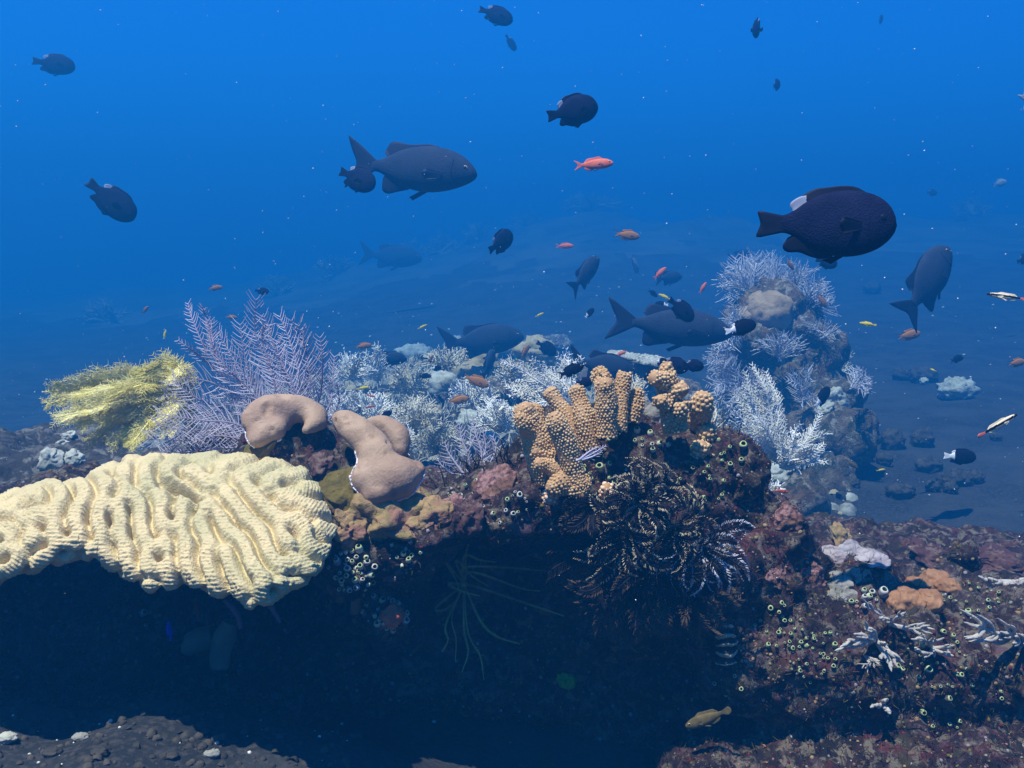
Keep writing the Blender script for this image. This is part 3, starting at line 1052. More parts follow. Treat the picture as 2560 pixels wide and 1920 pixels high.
crust(1965, 1300, 40, 'brown pink lump at the end of the high shoulder of the ledge', M['pinkcr'], 0.6, seed=12)
for k, (x, y, r, l) in enumerate([(2085, 1393, 26, 'small oval lilac white crust at the near end of a row of three'), (2130, 1385, 30, 'lilac white crust in the middle of a row of three'), (2180, 1395, 36, 'largest lilac white round crust on the ledge top'),
                                  (2085, 1460, 36, 'grey folded crust below the lilac white row'), (2145, 1450, 28, 'pale grey round crust just under the largest lilac crust'), (2105, 1485, 24, 'small grey crust lowest under the lilac white row')]):
    crust(x, y, r, l, M['palecr'] if k < 3 else M['greycr'], 0.22, seed=20 + k, aspect=1.25, ragged=.3)
for k, (x, y, r, l) in enumerate([(1950, 1440, 34, 'violet pink crust patch on the shoulder above the white squirts'), (2035, 1440, 28, 'pink crust patch beside the grey folded crust'), (2110, 1350, 40, 'yellowish pale crust on the ledge top edge'),
                                  (2330, 1390, 46, 'maroon bumpy crust on the ledge top under the small brown knob'), (2480, 1400, 60, 'dull reddish crust on the far end of the ledge top')]):
    crust(x, y, r, l, [M['pinkcr'], M['pinkcr'], M['tancr'], M['maroon'], M['maroon']][k], 0.3, seed=30 + k, ragged=.45)
tl = empty('lobe_coral', P(2300, 1500, 1.22))
tag(tl, 'dull orange brown coral of four soft lobes on the right part of the ledge', 'coral')
for k, (x, y, r) in enumerate([(2268, 1500, 40), (2318, 1508, 38), (2330, 1462, 42), (2295, 1465, 30), (2370, 1470, 30), (2240, 1510, 30)]):
    o = crust(x, y, r, None, M['lobe_dk'], 0.7, name='lobe', cat=None, seed=40 + k, ragged=.12)
    if o:
        mw = o.location.copy()
        o.parent = tl
        o.location = mw - tl.location



# ------------------------------------------------------------------ feathery animals
def plume_geo(path, up, length, spacing, angle=55, curve=0.35, r0=0.0009, rp=0.0005, both=True, sub=0, seed=0, taper=(0.35, 1.0, 0.25), jitter=0.12, stem=3.0, sublen=0.22):
    """One feather: a stem along path, side branches in the plane given by up."""
    rg = np.random.default_rng(seed)
    path = np.asarray(path, float)
    n = len(path)
    seg = np.linalg.norm(np.diff(path, axis=0), axis=1)
    s = np.concatenate([[0], np.cumsum(seg)])
    tot = s[-1]
    T = nrm(np.gradient(path, axis=0))
    m = max(3, int(tot / spacing))
    q = (np.arange(m) + 0.7) / m * tot
    pos = np.stack([np.interp(q, s, path[:, k]) for k in range(3)], 1)
    tt = nrm(np.stack([np.interp(q, s, T[:, k]) for k in range(3)], 1))
    side = np.cross(tt, np.broadcast_to(up, tt.shape))
    bad = np.linalg.norm(side, axis=1) < 0.15
    side[bad] = np.cross(tt[bad], [0.3, 0.7, 0.6])
    side = nrm(side)
    prof = np.interp(q / tot, [0, 0.45, 1.0], taper) * length
    P_, Rr = [], []
    for sg in ((1, -1) if both else (1,)):
        a = R_(angle) * (1 + rg.normal(0, jitter, m))
        d = tt * np.cos(a)[:, None] + side * (sg * np.sin(a))[:, None] + rg.normal(0, 0.07, (m, 3))
        L = prof * (1 + rg.normal(0, jitter, m)).clip(0.4, 1.6)
        p0 = pos
        p1 = pos + d * (L * 0.5)[:, None]
        p2 = pos + d * L[:, None] + tt * (curve * L)[:, None] * 0.55
        p1 = p1 + tt * (curve * L * 0.1)[:, None]
        P_.append(np.stack([p0, p1, p2], 1))
        if sub:
            for w in np.linspace(0.25, 0.95, sub):
                c = p0 * (1 - w) ** 2 + 2 * w * (1 - w) * p1 + p2 * w * w
                for s2 in (1, -1):
                    d2 = nrm(p2 - p0) * 0.75 + s2 * nrm(np.cross(nrm(p2 - p0), np.cross(tt, side))) * 0.8 + rg.normal(0, 0.15, (m, 3))
                    l2 = (L * sublen * (1.1 - 0.6 * w))[:, None]
                    Rr.append(np.stack([c, c + d2 * l2 * 0.55, c + d2 * l2], 1))
    geo = []
    geo.append(tubes(path[None], np.linspace(r0 * stem, r0 * 0.8, n)[None], 5))
    geo.append(tubes(np.concatenate(P_), np.array([rp * 1.3, rp * 1.1, rp * 0.7]), 3))
    if Rr:
        geo.append(tubes(np.concatenate(Rr), np.array([rp * 0.9, rp * 0.8, rp * 0.5]), 3))
    return geo


def plume(name, path, up, length, spacing, m, parent=None, mats=None, **k):
    g = plume_geo(path, up, length, spacing, **k)
    mb = MB()
    mb.add(*g[0], 0 if mats is None else 1)
    for x in g[1:]:
        mb.add(*x, 0)
    o = mb.build(name, mats or [m])
    if parent is not None:
        o.parent = parent
        o.matrix_parent_inverse = Matrix.Translation(-parent.location)
    return o


# lavender sea fan colony behind the tan lobes
gf = empty('sea_fan', P(690, 1100, 1.56))
tag(gf, 'big lavender feather-branched sea fan rising behind the curled tan coral', 'sea fan', 'lavender sea fans')
fan = [
    # main fronds: px path, depth, length of side branches px
    ([(735, 1080), (690, 960), (640, 840), (640, 748)], 1.56, 52),
    ([(745, 1080), (720, 960), (685, 860), (660, 790)], 1.58, 50),
    ([(750, 1080), (750, 960), (730, 870), (700, 790)], 1.55, 46),
    ([(760, 1080), (775, 980), (765, 880), (728, 800)], 1.57, 50),
    ([(770, 1080), (800, 990), (806, 900), (800, 842)], 1.54, 34),
    ([(780, 1080), (825, 1010), (830, 960), (836, 890)], 1.55, 30),
    ([(785, 1080), (830, 1040), (848, 1000), (842, 960)], 1.53, 30),
    ([(710, 1090), (630, 1000), (580, 930), (525, 875)], 1.50, 56),
    ([(700, 1090), (640, 980), (585, 900), (545, 830)], 1.60, 44),
    ([(700, 1100), (620, 1010), (540, 960), (462, 942)], 1.48, 62),
    ([(690, 1100), (600, 1040), (500, 1000), (430, 950)], 1.52, 58),
    ([(680, 1110), (590, 1060), (500, 1050), (395, 1035)], 1.47, 60),
    ([(680, 1120), (560, 1090), (470, 1100), (370, 1098)], 1.49, 56),
    ([(690, 1120), (580, 1070), (480, 1075), (390, 1062)], 1.54, 56),
    ([(660, 1120), (560, 1120), (470, 1130), (400, 1128)], 1.50, 46),
    ([(650, 1130), (540, 1050), (470, 1000), (410, 985)], 1.56, 52),
    ([(720, 1080), (660, 1000), (615, 900), (600, 810)], 1.62, 50),
    ([(760, 1080), (740, 980), (700, 900), (690, 850)], 1.52, 50),
    ([(710, 1085), (655, 1010), (610, 960), (560, 920)], 1.46, 54),
    ([(660, 1110), (585, 1000), (535, 880), (520, 800)], 1.60, 22),
    ([(520, 890), (498, 840), (478, 790), (470, 758)], 1.60, 26),
    ([(530, 870), (520, 820), (510, 780), (505, 765)], 1.60, 24),
    ([(545, 930), (500, 890), (470, 868), (445, 850)], 1.60, 20),
    ([(560, 940), (540, 880), (530, 840), (528, 800)], 1.60, 26),
    ([(700, 1050), (680, 930), (655, 850), (665, 812)], 1.50, 46),
    ([(735, 1060), (770, 930), (760, 860), (748, 812)], 1.60, 40),
]
for k, (pp, d, L) in enumerate(fan):
    pts = [P(x, y, d + 0.02 * math.sin(k * 2.1 + j)) for j, (x, y) in enumerate(pp)]
    plume('frond', spline(pts, 16), CF + 0.25 * CR * math.sin(k), L * 1.08 * d / FPX, 10.5 * d / FPX, M['lav'], gf, mats=[M['lav'], M['lav_dark']],
          angle=50, curve=0.45, r0=0.0009, rp=0.00068, seed=k, taper=(0.5, 1.0, 0.45), stem=2.0)

sf = empty('sea_fan', P(1190, 1200, 1.50))
tag(sf, 'small pale lavender sea fan in the gap left of the orange fingers', 'sea fan', 'lavender sea fans')
for k, (pp, L) in enumerate([([(1175, 1200), (1170, 1140), (1155, 1100), (1148, 1060)], 34), ([(1185, 1200), (1205, 1140), (1190, 1090), (1180, 1050)], 38), ([(1195, 1200), (1225, 1160), (1240, 1120), (1232, 1090)], 34),
                             ([(1170, 1200), (1140, 1160), (1120, 1130), (1112, 1105)], 34), ([(1165, 1205), (1125, 1180), (1105, 1165), (1095, 1150)], 30), ([(1190, 1205), (1200, 1160), (1215, 1120), (1205, 1070)], 30)]):
    plume('frond', spline([P(x, y, 1.5 + .01 * k) for x, y in pp], 12), CF, L * 1.5 / FPX, 10 * 1.5 / FPX, M['lav'], sf, angle=48, curve=0.4, r0=0.0009, rp=0.0007, seed=60 + k)
tg = empty('sea_fan', P(1450, 1150, 1.2))
tag(tg, 'tiny lilac sea fan sprig sticking out under the finger clump', 'sea fan', 'lavender sea fans')
for k, pp in enumerate([[(1440, 1152), (1470, 1140), (1515, 1115)], [(1455, 1150), (1480, 1142), (1505, 1130)], [(1450, 1148), (1475, 1128), (1495, 1118)]]):
    plume('frond', spline([P(x, y, 1.19) for x, y in pp], 10), CF, 16 * 1.2 / FPX, 9 * 1.2 / FPX, M['lav'], tg, angle=35, curve=0.3, r0=0.0006, rp=0.0005, seed=80 + k)

# yellow plumes
yh = empty('yellow_soft_coral', P(460, 1110, 1.75))
tag(yh, 'bushy yellow feathery coral streaming sideways beside the lavender sea fan', 'soft coral')
for k in range(60):
    a = k / 59.0
    ex = 140 + 150 * (0.5 + 0.5 * math.sin(k * 1.7)) * a + random.uniform(-40, 220) * (0.6 + 0.4 * a)
    ey = 950 + 150 * a + random.uniform(-18, 18)
    if a > 0.7:
        ex = 200 + random.uniform(0, 230)
        ey = 1030 + random.uniform(0, 90)
    if a < 0.15:
        ex = 300 + random.uniform(0, 150)
        ey = 925 + random.uniform(0, 40)
    d = 1.66 + random.uniform(-.09, .09)
    st = (470 + random.uniform(-30, 20), 985 + random.uniform(-35, 35))
    mid = (st[0] * 0.5 + ex * 0.5 + random.uniform(-10, 10), st[1] * 0.45 + ey * 0.55 - 32 + 26 * a)
    pts = [P(st[0], st[1], 1.70), P(mid[0], mid[1], (d + 1.7) / 2), P(ex, ey, d)]
    plume('frond', spline(pts, 14), CF + 0.6 * rng.normal(size=3), 34 * d / FPX, 6.0 * d / FPX, M['yellow'], yh, angle=42, curve=0.30, r0=0.0011, rp=0.00055, sub=4, seed=100 + k, taper=(0.8, 1.0, 0.5), sublen=0.55, jitter=.25)
stem = MB()
stem.add(*tubes(spline([P(470, 985, 1.70), P(478, 1050, 1.74), P(470, 1130, 1.80)], 10)[None], np.linspace(.010, .013, 10)[None], 8))
o = stem.build('stem', M['yellow'], yh)
o.matrix_parent_inverse = Matrix.Translation(-yh.location)
so = plume('soft_coral_sprig', spline([P(345, 935, 1.72), P(300, 960, 1.7), P(105, 980, 1.66)], 14), CF, 12 * 1.7 / FPX, 8 * 1.7 / FPX, M['yellow'], yh, angle=40, r0=0.0009, rp=0.0009, seed=9)
so.name = 'frond'


def bush(name, base, tips, label, m, cat='hydroid', L=30, sp=8, rp=0.0009, group=None, sub=2, angle=45, r0=0.0012, up=None, curve=0.3, bend=0.25, taper=(0.6, 1.0, 0.3), seed=0, mats=None, sublen=0.3):
    """A bush of plumes: base and tips are (px, py, depth)."""
    b = P(*base)
    root = empty(name, b)
    tag(root, label, cat, group)
    rg = np.random.default_rng(seed)
    for k, tp in enumerate(tips):
        e = P(*tp)
        md = (b + e) / 2 + bend * np.linalg.norm(e - b) * nrm(np.array([0, 0, 1.0]) * 0.6 + rg.normal(0, 0.5, 3)) * 0.5
        m2 = md * 0.45 + e * 0.55 + rg.normal(0, 0.05, 3) * np.linalg.norm(e - b)
        d = tp[2]
        plume('plume', spline([b + rg.normal(0, 0.004, 3), md, m2, e], 14), (CF + 0.5 * rg.normal(size=3)) if up is None else up, L * d / FPX, sp * d / FPX, m, root, angle=angle, curve=curve, r0=r0, rp=rp, sub=sub, seed=seed * 100 + k, taper=taper, mats=mats, sublen=sublen)
    return root


def fan_tips(cx, cy, d, rx, ry, a0, a1, n, dj=0.15, seed=0, inner=0.55):
    rg = np.random.default_rng(seed)
    out = []
    for k in range(n):
        a = R_(a0 + (a1 - a0) * (k + 0.5) / n + rg.uniform(-6, 6))
        f = rg.uniform(inner, 1.0)
        out.append((cx + rx * f * math.cos(a), cy - ry * f * math.sin(a), d + rg.uniform(-dj, dj)))
    return out


WH = 'white feathery hydroids on the rubble'
bush('white_hydroid', (930, 1110, 3.29), fan_tips(930, 1080, 3.29, 95, 110, 5, 175, 26, .12, 1), 'broad snowy feathery hydroid bush just behind the draped tan coral', M['white'], L=40, sp=9, rp=0.0026, seed=1, group=WH)
bush('white_hydroid', (1035, 1090, 3.22), fan_tips(1040, 1080, 3.22, 70, 90, 0, 180, 18, .12, 2), 'creamy hydroid bush touching the broad snowy bush', M['offwhite'], L=36, sp=9, rp=0.0024, seed=2, group=WH)
bush('white_hydroid', (1015, 985, 4.27), fan_tips(1030, 965, 4.27, 58, 60, -10, 190, 22, .12, 3), 'rounded pale hydroid tuft farther up the rubble slope', M['offwhite'], L=26, sp=9, rp=0.0030, seed=3, group=WH)
bush('white_hydroid', (945, 955, 4.41), [(915, 880, 4.34), (935, 862, 4.34), (945, 870, 4.34), (920, 905, 4.34), (930, 890, 4.41)], 'upright white hydroid feather beside the round dark fish', M['white'], L=26, sp=9, rp=0.0023, seed=4, group=WH)
bush('white_hydroid', (1470, 1030, 2.60), [(1255, 905, 2.47), (1260, 935, 2.54), (1265, 965, 2.54), (1275, 990, 2.54), (1300, 915, 2.67), (1330, 900, 2.60), (1260, 1010, 2.47), (1280, 1030, 2.47), (1340, 960, 2.60), (1310, 985, 2.54), (1360, 925, 2.67), (1320, 1040, 2.47), (1350, 1010, 2.54), (1290, 950, 2.50), (1400, 960, 2.60), (1380, 990, 2.54)],
     'wide sweeping white hydroid with long combed arms behind the finger coral', M['white'], L=30, sp=9, rp=0.0016, seed=5, bend=0.15, group=WH, curve=0.2)
bush('white_hydroid', (1430, 960, 3.10), [(1395, 890, 3.10), (1410, 868, 3.10), (1425, 885, 3.10), (1440, 900, 3.10), (1405, 910, 3.10), (1450, 890, 3.10)], 'spiky white hydroid tuft standing over the combed one', M['white'], L=20, sp=9, rp=0.0017, seed=6, group=WH)
bush('white_hydroid', (1960, 1160, 2.73), [(1865, 930, 2.73), (1880, 912, 2.73), (1855, 970, 2.73), (1845, 1000, 2.73), (1890, 960, 2.73), (1870, 1010, 2.73), (1915, 930, 2.79), (1900, 980, 2.73), (1840, 1030, 2.67), (1930, 960, 2.76), (1860, 1050, 2.67), (1925, 1000, 2.73), (1835, 985, 2.73), (1825, 1015, 2.67), (1905, 945, 2.73), (1860, 1085, 2.60), (1885, 1060, 2.60), (1910, 1040, 2.67), (1935, 1030, 2.73), (1875, 990, 2.60), (1945, 1000, 2.79), (1820, 1060, 2.67), (1830, 1100, 2.60)],
     'tall upright white hydroid plumes below the rock tower', M['white'], L=28, sp=9, rp=0.0014, seed=7, group=WH, bend=.12)
bush('white_hydroid', (1960, 1170, 2.60), [(2060, 1110, 2.57), (2070, 1130, 2.60), (2075, 1085, 2.60), (2045, 1060, 2.60), (2030, 1080, 2.54), (2000, 1060, 2.60), (2040, 1150, 2.57), (1990, 1090, 2.54), (2010, 1120, 2.54), (2050, 1035, 2.60), (1960, 1080, 2.54), (2065, 1155, 2.56), (2020, 1150, 2.51), (1990, 1150, 2.50), (2055, 1085, 2.60), (2000, 1180, 2.50), (2035, 1120, 2.54), (1975, 1120, 2.51)],
     'curling white hydroid branches reaching over the sand', M['white'], L=24, sp=8, rp=0.0016, seed=8, group=WH)
bush('white_hydroid', (1925, 1260, 1.93), fan_tips(1925, 1250, 1.93, 46, 58, 10, 180, 14, .06, 9), 'small bright white hydroid low at the ledge edge, over the red wrasse', M['white'], L=18, sp=9, rp=0.0012, seed=9, group=WH)
bush('white_hydroid', (2090, 950, 5.04), [(2110, 870, 5.04), (2130, 885, 5.04), (2075, 880, 5.04), (2095, 860, 5.04), (2060, 905, 5.04), (2120, 910, 5.04), (2085, 890, 5.04)], 'pale hydroid tuft on the sand side of the rock tower', M['offwhite'], L=26, sp=8, rp=0.0023, seed=10, group=WH)
GH = 'grey hydroid fans on the rock tower'
for k, (x, y, d, rx, ry, n, mm, lb) in enumerate([
    (870, 1060, 3.2, 50, 70, 14, 'white', 'snowy hydroid tuft squeezed between the lavender fan and the broad snowy bush'),
    (985, 1130, 3.0, 60, 70, 14, 'white', 'snowy hydroid tuft peeping over the back of the draped tan coral'),
    (1090, 1130, 3.1, 60, 70, 14, 'offwhite', 'cream hydroid tuft left of the small sea fan'),
    (1180, 1010, 3.6, 60, 55, 14, 'white', 'white hydroid tuft behind the orange chromis pair'),
    (1240, 1075, 3.1, 60, 70, 14, 'white', 'white hydroid tuft between the small sea fan and the orange fingers'),
    (1290, 960, 4.2, 60, 55, 12, 'offwhite', 'cream hydroid tuft behind the combed hydroid arms'),
    (880, 950, 4.2, 50, 60, 12, 'white', 'pale hydroid tuft at the back end of the lavender fan'),
    (1120, 925, 4.6, 60, 45, 12, 'offwhite', 'pale hydroid tuft under the tail of the dim rudderfish'),
    (1570, 1010, 2.6, 60, 60, 10, 'offwhite', 'cream hydroid tuft between the last orange finger and the grey crust')]):
    bush('white_hydroid', (x, y, d), fan_tips(x, y - 10, d, rx, ry, 5, 175, n, .15, 400 + k), lb, M[mm], L=34, sp=9, rp=0.0019 * d / 3, seed=400 + k, group=WH)
for k, (x, y, d, rx, ry, a0, a1, lb) in enumerate([
    (1950, 900, 4.55, 70, 80, 30, 150, 'pale feathery fan on the shaded waist of the tower front'),
    (2040, 860, 4.75, 60, 70, 10, 120, 'pale feathery fan on the sand side of the tower waist'),
    (1880, 1000, 4.2, 70, 80, 60, 200, 'pale feathery fan at the foot of the tower, nearest the knobby pillar'),
    (1990, 720, 5.2, 70, 80, 20, 160, 'pale feathery fan standing highest behind the tower dome')]):
    bush('grey_hydroid', (x, y, d), fan_tips(x, y, d - .1, rx, ry, a0, a1, 12, .12, 500 + k, .55), lb, M['greyplume'], L=42, sp=11, rp=0.0018, seed=500 + k, sub=0, group=GH)
bush('grey_hydroid', (1930, 760, 5.07), fan_tips(1915, 750, 5.04, 120, 140, 40, 185, 20, .15, 11, .5), 'large lacy grey hydroid fan crowning the rock tower', M['greyplume'], L=46, sp=12, rp=0.0019, seed=11, sub=0, group=GH, curve=.5)
bush('grey_hydroid', (1860, 830, 4.63), fan_tips(1860, 830, 4.51, 80, 80, 110, 230, 14, .12, 12, .6), 'lacy grey hydroid fan on the near left flank of the tower', M['greyplume'], L=44, sp=12, rp=0.0018, seed=12, sub=0, group=GH)
bush('grey_hydroid', (2010, 780, 4.75), fan_tips(2020, 780, 4.75, 75, 90, 0, 95, 14, .12, 13, .6), 'thin grey hydroid fan on the sand side of the tower top', M['greyplume'], L=44, sp=12, rp=0.0018, seed=13, sub=0, group=GH)
bush('grey_hydroid', (1840, 960, 4.26), fan_tips(1840, 960, 4.14, 90, 90, 90, 250, 14, .12, 14, .6), 'grey hydroid fan at the waist of the tower behind the bicolor fish', M['greyplume'], L=40, sp=11, rp=0.0018, seed=14, sub=0, group=GH)
bush('grey_hydroid', (2010, 1010, 4.34), [(1985, 930, 4.20), (2010, 920, 4.20), (2030, 985, 4.20), (1995, 1000, 4.20), (1970, 950, 4.20), (2022, 940, 4.20)], 'grey comb-like hydroid between the tower and the bicolor fish', M['greyplume'], L=40, sp=9, rp=0.0018, seed=15, sub=0, group=GH)
bush('grey_hydroid', (2130, 970, 4.14), fan_tips(2120, 970, 4.14, 60, 70, -20, 80, 9, .1, 16, .6), 'faint grey hydroid threads on the seaward foot of the tower', M['greyplume'], L=30, sp=8, rp=0.0015, seed=16, sub=0, group=GH)
bush('grey_hydroid', (1760, 1120, 1.75), fan_tips(1750, 1120, 1.75, 70, 130, 40, 130, 14, .08, 17, .5), 'dusky tan hydroid veil just behind the orange coral stubs', M['offwhite'], L=34, sp=9, rp=0.0008, seed=17, sub=0, group=GH)
bush('grey_hydroid', (1880, 740, 4.9), fan_tips(1870, 740, 4.9, 90, 110, 70, 170, 12, .15, 18, .6), 'feathery grey hydroid fan on the topmost left edge of the tower', M['greyplume'], L=46, sp=12, rp=0.002, seed=18, sub=0, group=GH)
bush('grey_hydroid', (1850, 900, 4.7), fan_tips(1840, 900, 4.6, 80, 90, 110, 230, 12, .15, 19, .6), 'feathery grey hydroid fan beside the nose of the big low rudderfish', M['greyplume'], L=44, sp=12, rp=0.002, seed=19, sub=0, group=GH)
for k, (b, c, rx, ry, a0, a1, n, lb) in enumerate([
    ((1800, 1180, 1.42), (1800, 1170), 90, 150, 10, 130, 26, 'fine dark brown hair weed waving over the ledge shoulder beside the orange stubs'),
    ((1190, 1210, 1.40), (1185, 1210), 70, 110, 30, 150, 18, 'fine dark brown hair weed standing before the small sea fan'),
    ((1260, 1170, 1.36), (1255, 1170), 45, 75, 40, 140, 12, 'short brown spiky weed at the top left of the pink crust'),
    ((1120, 1270, 1.40), (1100, 1260), 70, 110, 40, 150, 14, 'thin dark weed threads in the saddle below the draped coral')]):
    bush('hair_weed', b, fan_tips(c[0], c[1], b[2], rx, ry, a0, a1, n, .06, 20 + k, .5), lb, M['brownhair'], 'weed', L=16, sp=16, rp=0.0004, r0=0.0006, sub=0, seed=20 + k, group='brown hair weed on the ledge', angle=30)


# ------------------------------------------------------------------ feather stars
def feather_star(center, arms, label, mats, L=20, sp=3.6, bead=False, group='feather stars clinging to the ledge', seed=0, r=0.0016, rp=0.00048, body=0.012):
    c = P(*center)
    root = empty('feather_star', c)
    tag(root, label, 'feather star', group)
    rg = np.random.default_rng(seed)
    mb = MB()
    add_sphere(mb, c, (body, body, body * .8))
    o = mb.build('body', mats[0], root)
    o.matrix_parent_inverse = Matrix.Translation(-c)
    for k, pts in enumerate(arms):
        p3 = [c] + [P(*q) for q in pts]
        path = spline(p3, 30)
        d = center[2]
        T = nrm(np.gradient(path, axis=0))
        seg = np.linalg.norm(np.diff(path, axis=0), axis=1)
        s = np.concatenate([[0], np.cumsum(seg)])
        m = max(8, int(s[-1] / (sp * d / FPX)))
        q = (np.arange(m) + 0.5) / m * s[-1]
        pos = np.stack([np.interp(q, s, path[:, j]) for j in range(3)], 1)
        tt = nrm(np.stack([np.interp(q, s, T[:, j]) for j in range(3)], 1))
        up = nrm(CF + rg.normal(0, 0.45, 3))
        side = nrm(np.cross(tt, up))
        prof = np.interp(q / s[-1], [0, .15, .7, 1], [0.5, 1, 1, .45]) * L * d / FPX
        mb = MB()
        mb.add(*tubes(path[None], np.linspace(r, r * .5, 30)[None], 6), 0)
        dk, lt = [], []
        for sg in (1, -1):
            dr = nrm(tt * 0.55 + side * sg * 0.85 + rg.normal(0, 0.10, (m, 3)))
            e1 = pos + dr * (prof * (0.70 if k % 3 else 0.97))[:, None]
            e2 = pos + dr * prof[:, None] + tt * (prof * 0.18)[:, None] + up * (prof * 0.12)[:, None]
            dk.append(np.stack([pos, (pos + e1) / 2, e1], 1))
            lt.append(np.stack([e1, (e1 + e2) / 2, e2], 1))
        mb.add(*tubes(np.concatenate(dk), np.full(3, rp), 3), 0)
        mb.add(*tubes(np.concatenate(lt), np.array([rp * 1.1, rp * 1.3, rp]), 3), 1)
        o = mb.build('arm', mats, root)
        o.matrix_parent_inverse = Matrix.Translation(-c)
    return root


def arm_set(cx, cy, d, specs, seed=0, curl=0.6):
    """specs: (angle deg in picture, length px, depth change, curl sign)."""
    out = []
    rg = np.random.default_rng(seed)
    for (a, L, dd, cs) in specs:
        pts = []
        x, y, an = cx, cy, R_(a)
        n = 6
        for j in range(n):
            x += math.cos(an) * L / n
            y -= math.sin(an) * L / n
            an += cs * curl * (j / n) ** 1.5
            f = (j + 1) / n
            pts.append((x, y, d + dd * math.sin(f * 2.2)))
        out.append(pts)
    return out


def rand_specs(a0, a1, n, l0, l1, seed, dd=-0.05):
    rg = np.random.default_rng(seed)
    return [(a0 + (a1 - a0) * (k + .5) / n + rg.uniform(-8, 8), rg.uniform(l0, l1), dd * rg.uniform(0.3, 1.6), rg.choice([-1, 1])) for k in range(n)]


BW = [M['black'], M['cream']]
BB = [M['brownarm'], M['brownarm']]
feather_star((1590, 1260, 1.28), arm_set(1590, 1260, 1.26, rand_specs(70, 430, 24, 45, 130, 1, -.06), 1, 1.3), 'upper black feather star with curled cream-tipped arms, under the orange finger clump', BW, L=22, seed=1)
feather_star((1640, 1240, 1.27), arm_set(1640, 1240, 1.25, rand_specs(-20, 200, 12, 50, 125, 2, -.05), 2, 1.4), 'black and cream feather star highest on the ledge face, below the grey crust', BW, L=20, seed=2)
feather_star((1560, 1330, 1.27), arm_set(1560, 1330, 1.25, rand_specs(200, 340, 14, 70, 165, 3, -.06), 3, 0.7), 'black feather star whose cream-tipped arms hang straight down the ledge face', BW, L=24, seed=3)
feather_star((1740, 1370, 1.29), arm_set(1740, 1370, 1.27, rand_specs(190, 400, 18, 80, 160, 4, -.05), 4, 0.8), 'bluish black feather star with bright white arm tips on the right', [M['black'], M['greyplume']], L=20, sp=3.0, seed=4)
feather_star((1600, 1470, 1.31), arm_set(1600, 1470, 1.29, rand_specs(205, 335, 20, 110, 175, 5, -.05), 5, 0.7), 'dusky brown feather star hanging lowest into the dark hollow', [M['brownarm'], M['brownarm']], L=24, sp=4, seed=5)
feather_star((1490, 1265, 1.27), arm_set(1490, 1265, 1.25, rand_specs(160, 400, 14, 50, 120, 11, -.05), 11, 1.2), 'black feather star with dull curled arms, at the foot of the pink coral stub', [M['black'], M['brownarm']], L=20, seed=11)
feather_star((1690, 1320, 1.27), arm_set(1690, 1320, 1.25, rand_specs(180, 420, 15, 50, 130, 12, -.05), 12, 1.2), 'black feather star squeezed between the curled and the bluish ones', [M['black'], M['cream']], L=20, seed=12)
feather_star((1640, 1410, 1.28), arm_set(1640, 1410, 1.26, rand_specs(190, 350, 16, 80, 150, 13, -.05), 13, 0.8), 'sooty feather star hanging in the middle of the cluster', [M['black'], M['brownarm']], L=24, seed=13)
feather_star((1720, 1480, 1.30), arm_set(1720, 1480, 1.28, rand_specs(200, 345, 16, 80, 150, 14, -.05), 14, 0.7), 'brownish feather star hanging just left of the banded tube', BB, L=24, seed=14)
feather_star((1540, 1430, 1.30), arm_set(1540, 1430, 1.28, rand_specs(200, 330, 14, 80, 140, 15, -.05), 15, 0.7), 'dark feather star hanging at the hollow side of the cluster', [M['black'], M['brownarm']], L=22, seed=15)
feather_star((1500, 1370, 1.31), arm_set(1500, 1370, 1.29, [(200, 170, -.03, 1), (188, 190, -.02, -1), (176, 210, -.03, 1), (212, 140, -.02, -1), (165, 150, .0, 1)], 6, 0.5), 'dark brown feather star reaching sideways across the hollow with comb-like arms', [M['black'], M['brownarm']], L=24, sp=5, seed=6)
la = []
for (pts) in [[(1180, 1345), (1290, 1330), (1345, 1295)], [(1160, 1420), (1250, 1418), (1370, 1428)], [(1180, 1430), (1300, 1470), (1350, 1478)], [(1200, 1470), (1320, 1510), (1410, 1540)], [(1110, 1400), (1140, 1450), (1150, 1485)], [(1140, 1400), (1180, 1440), (1220, 1465)],
              [(1160, 1390), (1200, 1400), (1240, 1405)], [(1120, 1460), (1160, 1480), (1200, 1490)], [(1115, 1560), (1120, 1600), (1105, 1630)], [(1130, 1540), (1140, 1600), (1138, 1655)], [(1160, 1570), (1170, 1630), (1155, 1680)], [(1170, 1580), (1200, 1640), (1210, 1700)], [(1200, 1550), (1240, 1590), (1300, 1610)], [(1090, 1520), (1110, 1525), (1140, 1505)]]:
    la.append([(x, y, 1.37) for x, y in pts])
feather_star((1160, 1460, 1.42), la, 'spindly lime green feather star with thin beaded arms inside the dark hollow', [M['limearm'], M['limearm']], L=4, sp=4.5, seed=7, r=0.0005, rp=0.0004, body=0.006)

